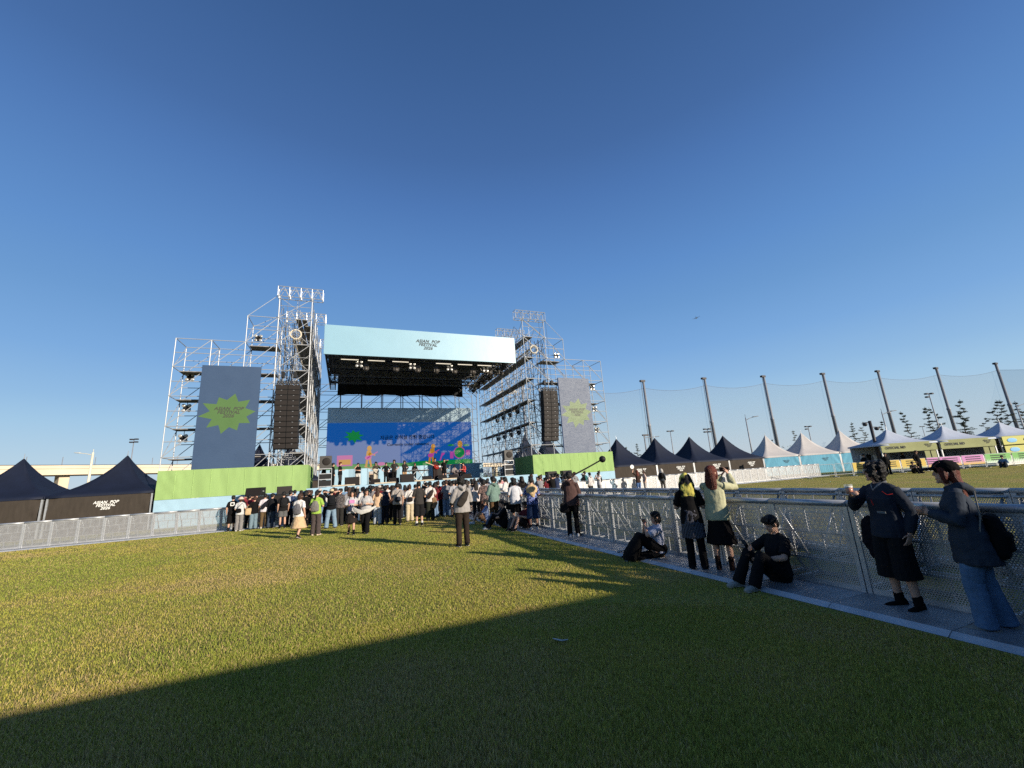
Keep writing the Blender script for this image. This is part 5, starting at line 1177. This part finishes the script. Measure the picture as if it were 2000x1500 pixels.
stage_person(754,33.6,1.60,180,'person in printed black tee with hands on hips on stage',('tee',(28,28,30)),('trousers',BK),arms=('hip','hip'))
stage_person(770,34,1.80,165,'tall person in charcoal tee and black trousers near mid stage',('tee',(62,58,55)),('trousers',BK),hair=('curly','black'),arms=('hip','bent'))
stage_person(790,34.3,1.72,190,'person in dark open shirt and tan trousers with folded arms at mid stage',('long',(44,42,42)),('trousers',(200,160,115)),hair=('curly','black'),arms=('hip','fold'))
stage_person(809,37.2,1.66,190,'person in black bending over the keyboards on stage',('long',(26,25,28)),('trousers',BK),hair=('curly','black'),arms=('bent','bent'),lean=(0,.35))
g_=stage_person(850,33.4,1.78,190,'guitar player in dark tee and brown trousers near the drums',('tee',(60,46,44)),('wide',(58,48,46)),arms=('guitar_l','guitar_r'))
guitar(g_,'red electric guitar held by the player near the drums',(150,40,35))
stage_person(868,34,1.70,165,'person in black tee and black shorts with a hand behind the head on stage',('tee',BK),('shorts',BK),arms=('hand_head','down'),hair=('short','brown'),socks=(210,210,205))
stage_person(888,38.4,1.70,185,'drummer sitting behind the drum kit in a pale shirt',('tee',(170,160,155)),('shorts',DG),arms=('bent','bent'),seat='stool')
stage_person(906,34.6,1.72,120,'person in coral red jacket sitting at the right of the drums',('long',(225,88,84)),('trousers',BK),arms=('bent','bent'),seat='stool')
# ================================================================ the audience
random.seed(21)
def gp(px,py): p=at(px,py,Z=0); return Vector((p.x,p.y,0))
def gy(px,Y): p=at(px,960,Y=Y); return Vector((p.x,Y,0))
LJ=(120,146,176)   # light denim
# people near the barrier, left to right
a=person(gy(457,24.6),5,1.68,'person in black tee with a pale square on the back, at the crowd\'s left end',('tee',BK),('long_shorts',BK),socks=(40,40,40)); MB().box((0,-.142,1.30),(.17,.012,.17)).build('back_print',[WLET],a['r'],False); MB().box((0,-.15,1.30),(.10,.012,.10)).build('back_print',[BLACKP],a['r'],False)
a=person(gy(472,24.2),-10,1.58,'person in white tee, cream bucket hat and grey striped wide trousers',('tee',W_),('wide',stripes('striped_trousers',(150,146,142),(84,82,84),14)),hair=('bob','brown'),hat=('bucket',(236,208,190)),arms=('bent','bent'),shoes=(230,225,215)); bag(a,'crossbody',BK,'thin black crossbody bag on the person in the cream bucket hat')
person(gy(489,25.1),-20,1.66,'person in dusty red shirt and black trousers with an arm raised at the left end',('tee',(158,62,72)),('slim',BK),arms=('hand_head','hand_head'))
a=person(gy(499,24.5),10,1.56,'person in black tee and light jeans beside the one in dusty red',('tee',BK),('wide',(128,150,162)),hair=('bun','brown'),arms=('bent','down')); bag(a,'tote',(222,192,150),'cream tote bag hanging from the person in black tee and light jeans')
a=person(gy(519,24.4),5,1.66,'person in white tee and brown trousers with a dark strap across the back',('tee',(232,222,226)),('trousers',(112,92,66)),arms=('bent','bent'),shoes=(225,215,195)); bag(a,'sling',(36,36,44),'slim dark sling bag worn over the white tee with brown trousers')
person(gy(533,24.2),-15,1.66,'person in charcoal with slate jeans, right of the brown trousers',('long',(34,34,38)),('wide',(66,78,96)),arms=('bent','bent'))
a=person(gy(555,23.4),15,1.70,'person in black tee, grey shorts and dark socks with bare calves',('tee',(32,31,32)),('shorts',(108,108,108)),socks=(24,24,26)); bag(a,'backpack',(40,40,42),'black backpack on the person in grey shorts')
a=person(gy(568,24.6),-30,1.74,'person in navy top with a white collar behind the cream dress',('tee',(60,76,112)),('trousers',(32,34,42))); bag(a,'backpack',(196,204,216),'pale blue white backpack behind the cream dress')
a=person(gp(582,1052),-25,1.60,'person in white smock over a tan pleated dress walking on the grass',('tee',blotch('pale_check',(226,222,216),(190,186,184),60)),('dress',(226,194,152)),hair=('bob','brown'),arms=('bent','down'),stance='walk',voxel=.011); bag(a,'drawstring',(120,118,122),'grey drawstring bag on the person in the tan dress')
person(gy(598,23),0,1.66,'person in black jacket with pink headphones beside the lime shirt',('long',BK),('slim',BK),hair=('bob','black'))
a=person(gp(616,1046),-18,1.66,'person in lime tee and dark striped trousers with a ponytail',('tee',(172,208,92)),('wide',stripes('pinstripe',(44,38,38),(90,80,78),16)),hair=('pony','black'),arms=('bent','bent'),shoes=(220,196,170),voxel=.011); bag(a,'drawstring',(140,136,130),'grey drawstring bag carried by the person in lime')
a=person(gy(648,20.6),5,1.68,'person in black tee and light jeans with both hands on a pale cap',('tee',(24,24,27)),('wide',(140,166,186)),hat=('cap',(226,206,170)),arms=('hand_head','hand_head'),stance='wide'); bag(a,'backpack',(30,32,36),'small black backpack with a pale tag over light jeans')
person(gy(664,21.6),-10,1.68,'person in checked shirt and dark wide trousers behind the grey tee',('long',blotch('plaid_dark',(96,90,88),(56,54,56),24)),('wide',(52,50,48)),arms=('bent','fold'))
a=person(gp(686,1044),178,1.58,'person in grey tee with pink print facing the camera, a folded cap in hand',('tee',(206,204,206)),('skirt',(46,40,38)),hair=('front_long','black'),arms=('bent','bent'),stance='walk',socks=(24,24,24),shoe_kind='boot',shoes=BK,voxel=.011); MB().box((0,.128,1.28),(.2,.012,.13)).build('chest_print',[cloth((222,150,200))],a['r'],False)
worn(a,hat_mesh('cap'),'held_cap','navy cap held at the waist of the person in pink print tee','cap',(.08,.30,.98),[cloth((40,52,80))],(R(60),0,0))
a=person(gp(714,1042),165,1.60,'person in grey crop top and black flared trousers facing the camera',('crop',(200,198,196)),('wide',BK),hair=('front_long','dark'),arms=('bent','bent'),stance='walk',head=(35,0),voxel=.011)
b=MB(); b.loft([(-.42,.24,1.02),(-.2,.32,.90),(.1,.34,.84),(.36,.28,.94),(.45,.22,1.05)],[.03,.07,.09,.07,.03],[.012]*5,(0,0,1)); worn(a,b.mesh('towel',[cloth((226,222,214))],True),'striped_towel','long white towel held out by the person in black flared trousers','towel',(0,0,0),[])
person(gy(738,20.2),-15,1.62,'person in peach top with long brown hair and pale jeans behind the towel',('tee',(232,196,160)),('wide',(190,196,204)),hair=('long','brown'),arms=('bent','bent'))
a=person(gy(752,20.2),5,1.66,'person in dark navy vest and navy wide trousers in the crowd',('vest',(44,50,66)),('wide',(34,36,44)),hair=('bun','black'),arms=('bent','bent')); bag(a,'shoulder',(58,62,76),'navy shoulder bag on the person in the navy vest')
a=person(gy(776,19.4),0,1.76,'tall person in light grey tee and black track trousers, white side stripe',('tee',(178,168,160)),('trousers',(28,26,28)),arms=('bent','down'),voxel=.011); bag(a,'crossbody',(48,52,62),'dark hip bag on the person in light grey tee')
for s in(-1,1): MB().loft([(s*.155,0,.86),(s*.145,.02,.49),(s*.155,-.02,.1)],[.012]*3,[.03]*3).build('side_stripe',[WHITEP],a['r'],False,True)
a=person(gy(800,20.2),0,1.64,'person in white tee and cream trousers, hair tied, in the crowd',('tee',(230,224,218)),('wide',(214,198,168)),hair=('bun','brown'),arms=('bent','bent')); bag(a,'crossbody',(42,36,38),'dark bum bag across the white tee with cream trousers')
person(gp(819,1027),0,1.76,'person in charcoal shirt and black knee shorts with white socks',('tee',(66,62,60)),('long_shorts',(34,33,35)),arms=('bent','bent'),socks=(228,226,222),voxel=.011)
a=person(gy(840,19.6),-5,1.74,'person in white tee and dark olive trousers with a thin strap',('tee',(236,226,218)),('wide',(50,52,44)),arms=('bent','bent'),voxel=.011); bag(a,'sling',(60,50,46),'thin sling bag over the white tee with olive trousers'); worn(a,sculpt(MB().loft([(.16,-.12,.98),(.2,-.14,.75),(.14,-.12,.55)],[.09,.12,.08],[.03,.04,.03]),'cloth',[DARKM],.01,2,[(.05,.08)]),'tied_jacket','tan jacket tied at the hip of the olive trousers','jacket',(0,0,0),[cloth((150,120,90))])
person(gy(866,21.6),-10,1.70,'person in deep red tee among black clothes in the crowd',('tee',(130,22,34)),('wide',(22,22,24)),hair=('short','black'),arms=('bent','bent'))
a=person(gy(886,20.4),10,1.72,'person in light grey shirt and short black skirt with sheer legs',('tee',(184,184,188)),('shorts',(28,28,32)),arms=('bent','bent'),hair=('short','black')); bag(a,'crossbody',(30,30,34),'thin black bag across the light grey shirt')
a=person(gp(905,1067),0,1.80,'person in grey hooded top and dark brown trousers standing alone on the grass',('hoodie',(176,170,166)),('trousers',(56,46,40)),hair=('curly','black'),arms=('bent','bent'),voxel=.010,shoes=(30,28,28)); bag(a,'sling',(64,58,54),'dark sling bag on the back of the grey hooded top')
person(gy(930,17.5),-8,1.64,'person in white top with long dark hair right of the grey hood',('long',(226,214,210)),('slim',(40,38,40)),hair=('long','dark'),arms=('bent','bent'))
person(gy(945,16.8),10,1.68,'person in dark checked shirt leaning at the fence end',('tee',blotch('plaid_brown',(112,92,86),(52,46,48),26)),('trousers',(92,66,56)),hair=('bob','black'),arms=('bent','bent'))
person(gy(964,15.2),12,1.76,'person in sage green hooded jacket leaning on the fence rail',('hoodie',(126,152,140)),('trousers',(104,80,56)),hair=('short','black'),arms=('bent','bent'),voxel=.011,shoes=(230,228,224))
a=person(Vector((5.15,13.9,0)),60,1.70,'person in black sitting at the fence foot with an arm out',('tee',BK),('trousers',BK),seat='ground',arms=('lap','knee'),shoes=(215,213,210),voxel=.011)
person(Vector((5.25,16.2,0)),70,1.62,'person in pale blue and tan shorts sitting at the fence foot',('tee',(150,170,214)),('shorts',(170,130,100)),seat='ground',arms=('lap','lap'),shoes=(220,220,220))
person(Vector((5.45,14.9,0)),75,1.66,'person in dark grey sitting behind the one with an arm out',('long',(72,72,78)),('trousers',(84,100,124)),seat='ground',arms=('lap','lap'))
person(Vector((5.62,13.1,0)),100,1.60,'person in maroon sitting low against the fence, half hidden',('tee',(96,34,42)),('shorts',(60,50,50)),seat='ground',arms=('knee','lap'),hair=('bob','dark'))
worn(PEOPLE[-1],sculpt(MB().loft([(.5,.3,.05),(.5,.3,.26)],[.2,.14],[.15,.12]),'bag',[DARKM],.012,2,[(.04,.1)]),'rucksack','grey rucksack standing at the fence foot','bag',(0,0,0),[cloth((96,92,92))])
a=person(gp(1010,1031),-14,1.64,'person in white tee and short black skirt with tall boots at the fence',('tee',(222,222,226)),('shorts',BK),hair=('curly','black'),arms=('bent','bent'),lean=(0,.14),socks=(24,24,26),shoe_kind='boot',shoes=BK,voxel=.010); bag(a,'shoulder',BK,'black shoulder bag beside the white tee and tall boots')
a=person(gp(1044,1036),-20,1.66,'person in blue patterned shirt and denim shorts with a tan towel over the shoulders',('tee',blotch('floral_blue',(44,48,82),(128,140,190),22)),('long_shorts',(44,62,96)),hair=('short','black'),arms=('bent','bent'),lean=(0,.08),socks=(30,30,34),hat=None,shoes=(220,218,214),voxel=.010)
o=worn(a,hat_mesh('shawl'),'towel','tan towel draped over the shoulders of the patterned blue shirt','towel',tuple(a['J']['H'].translation+Vector((0,-.02,.01))),[cloth((228,196,148))])
a=person(gp(1122,1050),-25,1.74,'person in brown top and black trousers standing alone at the fence, back turned',('hoodie',(92,70,66)),('slim',(22,21,23)),hair=('short','black'),arms=('phone','bent'),shoes=(222,222,224),sole=(40,40,40),voxel=.010); bag(a,'shoulder',(30,28,30),'round dark shoulder bag of the person alone at the fence',(-.2,-.10,.86))
o=worn(a,MB().loft([(.18,.34,1.62),(.55,.36,1.78),(.98,.38,1.98)],[.022,.020,.020],[.022,.020,.020]).mesh('boom_pole',[BLACKP],True),'boom_pole','black pole with a round end held up by the person alone at the fence','pole',(0,0,0),[]); MB().ell((1.02,.38,2.0),(.095,.095,.095)).build('round_end',[BLACKP],o,False,True)
# seated with phone
a=person(Vector((5.66,6.78,0)),62,1.58,'person in white tee and long black skirt sitting at the fence with a phone',('tee',(208,212,232)),('long_skirt',(20,19,20)),hair=('bob','black'),arms=('phone','phone'),seat='ground',head=(8,-6),lean=(0,-.05),voxel=.009,hero=True); J=a['J']; phone(a,tuple((J['wr'][0]+J['wr'][1])/2+Vector((0,.05,.10))),(R(-20),0,0),'phone held by the person sitting in the white tee')
MB().loft([(.0,.125,.37),(.04,.13,.37)],[.04,.03],[.015,.012]).build('chest_print',[cloth((40,44,60))],a['r'],False)
cab=MB().path([gp(1207,1086)+Vector((0,0,.06)),gp(1220,1082)+Vector((0,0,.07)),gp(1236,1079)+Vector((0,0,.06)),gp(1250,1080)+Vector((0,0,.06))],.008,6); tag(cab.build('cable',BLACKP),'thin black cable lying on the floor plate by the long black skirt','cable')
# yellow towel and pale yellow sweater
a=person(gp(1362,1116)+Vector((.05,0,0)),-42,1.55,'person under a yellow and black towel, in black with a grey striped wrap skirt',('tee',BK),('slim',(16,16,18)),hair=('long','reddish'),hat=('towel',blotch('yellow_black_towel',(205,192,96),(34,34,36),5,.5)),arms=('bent','bent'),lean=(0,.10),voxel=.009,hero=True)
sk=MB(); P_=a['J']['P']; sk.loft([P_+Vector((0,0,.12)),P_+Vector((0,0,0)),P_+Vector((0,0,-.2)),P_+Vector((0,.01,-.34))],[.155,.185,.20,.21],[.12,.145,.16,.17],n=24,cap=(.3,.12)); o=link('wrap_skirt',sculpt(sk,'wrap',[DARKM],.009,2,[(.03,.09),(.02,.03)]),a['r'],False); setm(o,stripes('grey_stripes',(40,40,46),(92,92,100),12))
a=person(gp(1420,1117),-58,1.66,'person in pale yellow sweater and black skirt holding a phone up to take a picture',('long',(206,204,166)),('skirt',(26,22,22)),hair=('long','reddish'),arms=('photo_l','photo'),head=(-8,4),socks=(196,196,200),shoe_kind='boot',shoes=(40,24,20),sole=(24,20,18),voxel=.008,hero=True); J=a['J']; phone(a,tuple((J['wr'][0]+J['wr'][1])/2+Vector((0,.06,.09))),(0,R(90),0),'phone held up sideways by the person in pale yellow')
worn(a,MB().loft([(.1,.33,1.36),(.1,.33,1.50)],[.055,.06],[.01,.01]).mesh('fan',[WHITEP],True),'hand_fan','small white hand fan under the raised phone','fan',(0,0,0),[])
# seated man in black
a=person(Vector((5.74,4.42,0)),82,1.70,'person in black sitting against the fence, knees up, looking at a phone',('tee',(32,32,35)),('trousers',(27,27,29)),arms=('lap','knee'),seat='ground',head=(-4,-22),hair=('short','black'),shoes=(176,174,164),sole=(206,200,188),voxel=.007,hero=True,lean=(0,-.10)); J=a['J']; phone(a,tuple(J['wr'][1]+Vector((-.02,.07,.07))),(R(-35),0,R(10)),'phone held over the knees of the sitting person in black')
# curly hair and sunglasses
CUP=((-.10,.29,-.02),(.6,-.3,-1))
a=person(gp(1784,1195)+Vector((0,.03,0)),76,1.60,'person with curly black hair and sunglasses in a navy pullover, holding a beer',('long',(50,56,68)),('long_shorts',(30,31,34)),hair=('curly','black'),arms=('down',((-.02,.27,-.07),(.9,-.4,-1))),head=(-38,0),lean=(.03,-.06),socks=(20,18,20),shoes=(16,16,17),sole=(22,22,23),voxel=.007,hero=True,curl=[.4,1.0],palm=[None,(-1,.4,0)])
J=a['J']; H=J['H']; b=MB()
for s in(-1,1): b.ell((s*.034,.088,.010),(.028,.008,.021),12,6); b.tube((s*.062,.085,.014),(s*.082,-.01,.012),.004,5)
b.tube((-.01,.094,.014),(.01,.094,.014),.004,5); o=b.build('sunglasses',[mat('dark_lens',(.01,.01,.012),.12)],a['r'],False,True); o.matrix_basis=H
co_=MB(); N_=J['N']; co_.loft([N_+Vector((-.075,-.02,.0)),N_+Vector((-.045,.06,-.035)),N_+Vector((0,.105,-.10)),N_+Vector((.045,.06,-.035)),N_+Vector((.075,-.02,0))],[.016]*5,[.010]*5,(0,0,1)); co_.build('collar',[cloth((150,150,150))],a['r'],False,True)
RED=cloth((190,52,50)); b=MB(); b.loft([(-.13,.115,1.36),(-.17,.10,1.32),(-.20,.06,1.33)],[.006]*3,[.004]*3); b.loft([(-.02,.155,1.20),(-.01,.157,1.26)],[.006]*2,[.004]*2); b.build('red_stitching',[RED],a['r'],False,True); MB().box((-.10,.160,1.12),(.10,.008,.022)).build('chest_badge',[cloth((120,128,132))],a['r'],False)
def beer(info,i,label,off):
    w_=info['J']['wr'][i]+Vector(off); b=MB().lathe((0,0,0),[(.032,-.055),(.040,.02)],18); o=worn(info,b.mesh('beer',[mat('amber_beer',(.50,.14,.015),.15,spec=.6)],True),'beer_cup',label,'cup',tuple(w_),[]); MB().lathe((0,0,0),[(.040,.021),(.043,.035)],18).build('foam',[mat('beer_foam',(.75,.72,.64),.8)],o,False,True)
    cm=mat('clear_plastic',(.9,.9,.9),.08); cm.node_tree.nodes['Principled BSDF'].inputs['Alpha'].default_value=.22; MB().lathe((0,0,0),[(.033,-.058),(.0455,.06)],18).build('cup_wall',[cm],o,False,True)
beer(a,1,'clear cup of amber beer held by the person with sunglasses',(-.03,.06,.085))
worn(a,sculpt(MB().loft([(.22,-.02,1.0),(.25,.0,.80),(.20,.02,.60),(.16,.0,.48)],[.10,.13,.10,.03],[.05,.06,.05,.02]),'jacket',[DARKM],.009,2,[(.05,.08),(.02,.03)]),'carried_jacket','dark jacket hanging at the hip of the person with sunglasses','jacket',(0,0,0),[cloth((24,20,28))])
# cap and long reddish hair
a=person(gp(1950,1236)+Vector((0,0,0)),20,1.56,'person in a black cap with long reddish hair and loose blue jeans, holding a beer',('hoodie',(62,70,82)),('loose',(104,136,170)),hair=('long','reddish'),hat=('cap',(17,17,18)),arms=(((-.04,.24,-.20),(.6,-.6,-.8)),((-.12,.26,-.22),(.6,-.5,-1))),head=(6,2),lean=(0,.05),stance='step',shoes=(150,148,140),sole=(170,166,156),voxel=.007,hero=True,curl=[.9,.8],palm=[(1,.2,0),(-1,.2,0)])
beer(a,0,'clear cup of beer held by the person in the black cap',(.03,.07,.05)); bag(a,'backpack',(18,18,20),'black rucksack hanging low on the person in the black cap',(.0,-.13,.98))
st_=MB(); st_.loft([(-.11,-.13,1.40),(-.15,-.12,1.15),(-.17,-.06,.88)],[.007]*3,[.004]*3,(0,1,0)); st_.build('hanging_cord',[cloth((150,146,138))],a['r'],False,True)
hem=MB(); P_=a['J']['P']; hem.loft([P_+Vector((0,0,.05)),P_+Vector((0,-.01,-.12)),P_+Vector((0,-.01,-.26))],[.205,.225,.23],[.16,.18,.185],cap=(.3,.12)); o=link('jacket_hem',sculpt(hem,'hem',[DARKM],.009,2,[(.03,.1)]),a['r'],False); setm(o,cloth((62,70,82)))
# -- the mass of the crowd before the stage, all looking at it
COLS=dict(black=BK,white=(226,222,218),grey=(150,148,150),charcoal=(70,68,68),navy=(48,58,86),beige=(206,184,152),maroon=(110,36,44),olive=(96,100,72),**{'dusty pink':(206,150,150),'sky blue':(140,172,206),'brown':(110,82,66),'cream':(230,214,186),'teal':(60,110,110)})
hs=[('short','black','short black hair'),('bob','black','a black bob'),('long','dark','long dark hair'),('pony','black','a black ponytail'),('curly','black','curly black hair'),('bun','brown','a brown bun'),('long','brown','long brown hair'),('short','brown','short brown hair')]
bts=[('trousers',BK),('wide',(50,50,56)),('wide',LJ),('slim',BK),('shorts',(60,60,62)),('skirt',BK),('trousers',(96,84,70))]
used=set()
def filler(spots,where,yaw0,seed,light=.35):
    g=random.Random(seed)
    for px,Y in spots:
        for _ in range(200):
            c=g.choice(list(COLS) if g.random()<.42 else ['black','black','white','charcoal','grey']); h=g.choice(hs); hat=g.random()<.08; arms=g.choice((('bent','bent'),('down','down'),('phone','phone'),('bent','down'),('hip','bent'))); k=(c,h[2],hat,where,arms==('phone','phone'))
            if k not in used: break
        used.add(k); lab='person in %s, %s%s%s, %s'%(c,h[2],' in a pale cap' if hat else '',', phone raised' if k[4] else '',where)
        a=person(gy(px,Y),yaw0+g.uniform(-25,25),g.uniform(1.56,1.78),lab,(g.choice(('tee','long','tee','hoodie')),COLS[c]),g.choice(bts),hair=h[:2],arms=arms,hat=('cap',(210,200,190)) if hat else None,voxel=.018)
        if k[4]:
            J=a['J']; o=phone(a,tuple((J['wr'][0]+J['wr'][1])/2+Vector((0,.06,.10))),(0,0,0),'phone held up above the heads '+where); o['group']='phones raised '+where
g=random.Random(77)
rows=[]
for Y,x0,x1,n in ((27.5,560,930,17),(26.2,575,925,17),(24.9,600,905,15),(23.4,590,910,13),(22.2,672,900,9),(25.6,640,945,14),(21.4,845,945,7),(23.0,870,955,7)):
    for i in range(n): rows.append((x0+(x1-x0)*(i+g.uniform(.1,.9))/n,Y+g.uniform(-.4,.4)))
filler([r_ for r_ in rows if r_[1]>25],'in the front rows',0,5)
filler([r_ for r_ in rows if r_[1]<=25],'mid crowd',0,6)
rows=[]
for Y,x0,x1,n in ((27,950,1185,9),(24.6,945,1135,9),(22.4,960,1130,7),(19.8,975,1120,5),(25.8,950,1150,9)):
    for i in range(n): rows.append((x0+(x1-x0)*(i+g.uniform(.1,.9))/n,Y+g.uniform(-.4,.4)))
filler(rows,'beyond the fences',25,7)
# -- people by the far pale fence
a=person(gy(1249,24),-10,1.62,'person with long reddish hair in brown raising a round white fan, by the far fence',('tee',(70,54,48)),('trousers',(90,120,170)),hair=('long','reddish'),arms=('up','bent'),voxel=.014); J=a['J']; worn(a,MB().lathe((0,0,0),[(.15,-.006),(.15,.006)],20,0,Matrix.Rotation(R(90),3,'X')).mesh('fan',[WHITEP]),'round_fan','round white fan raised by the far fence','fan',tuple(J['wr'][0]+Vector((-.02,.05,.22))),[])
person(gy(1262,24.2),60,1.58,'person in pale pink beside the raised white fan',('tee',(226,200,190)),('trousers',(200,190,184)),hair=('bob','brown'))
a=person(gy(1297,23.8),-50,1.60,'person in grey with a pale head scarf walking by the far fence',('long',(78,84,90)),('trousers',(96,92,88)),hair=('bob','dark'),hat=('towel',(200,196,190))); bag(a,'backpack',(26,26,28),'black backpack on the person with a pale head scarf')
person(gy(1155,24.5),15,1.66,'person in pale patterned jacket at the end of the far crowd',('hoodie',blotch('pale_mottle',(206,200,196),(150,146,148),20)),('wide',(60,60,64)),hair=('short','black'))
a=person(gy(1172,25),100,1.62,'person in white raising an arm beside the lime hoarding\'s end',('tee',(222,218,220)),('trousers',(170,170,176)),hair=('bob','black'),arms=('phone','phone')); bag(a,'backpack',(34,34,36),'dark backpack beside the lime hoarding\'s end')
# -- far lawn by the stalls
def far(px,py,c): p=at(px,py,c=c); return Vector((p.x,p.y,0))
person(far(1735,915,33),150,1.72,'person in black standing before the yellow printed railings',('long',BK),('trousers',BK),voxel=.018)
person(far(1797,915,32),170,1.74,'person in black standing before the pink printed railings',('long',(20,20,22)),('trousers',(22,22,24)),hair=('short','brown'),voxel=.018)
person(far(1786,922,32),150,1.66,'person in black sitting on the grass below the pink railings',('tee',BK),('trousers',BK),seat='ground',arms=('knee','knee'),voxel=.018)
person(far(1965,918,32),100,1.70,'person in dark vest over a blue shirt sitting before the green railings',('long',(120,150,176)),('trousers',(44,50,58)),seat='ground',arms=('lap','lap'),hair=('short','black'),voxel=.018)
person(far(1690,905,37),160,1.70,'person in black with a cap behind the yellow railing by the lamp post',('long',(26,28,32)),('trousers',BK),hat=('cap',(24,24,26)),voxel=.018)
person(far(1762,885,38),170,1.66,'stall keeper in dark clothes inside the first merchandise stall',('tee',(40,40,44)),('trousers',BK),voxel=.018)
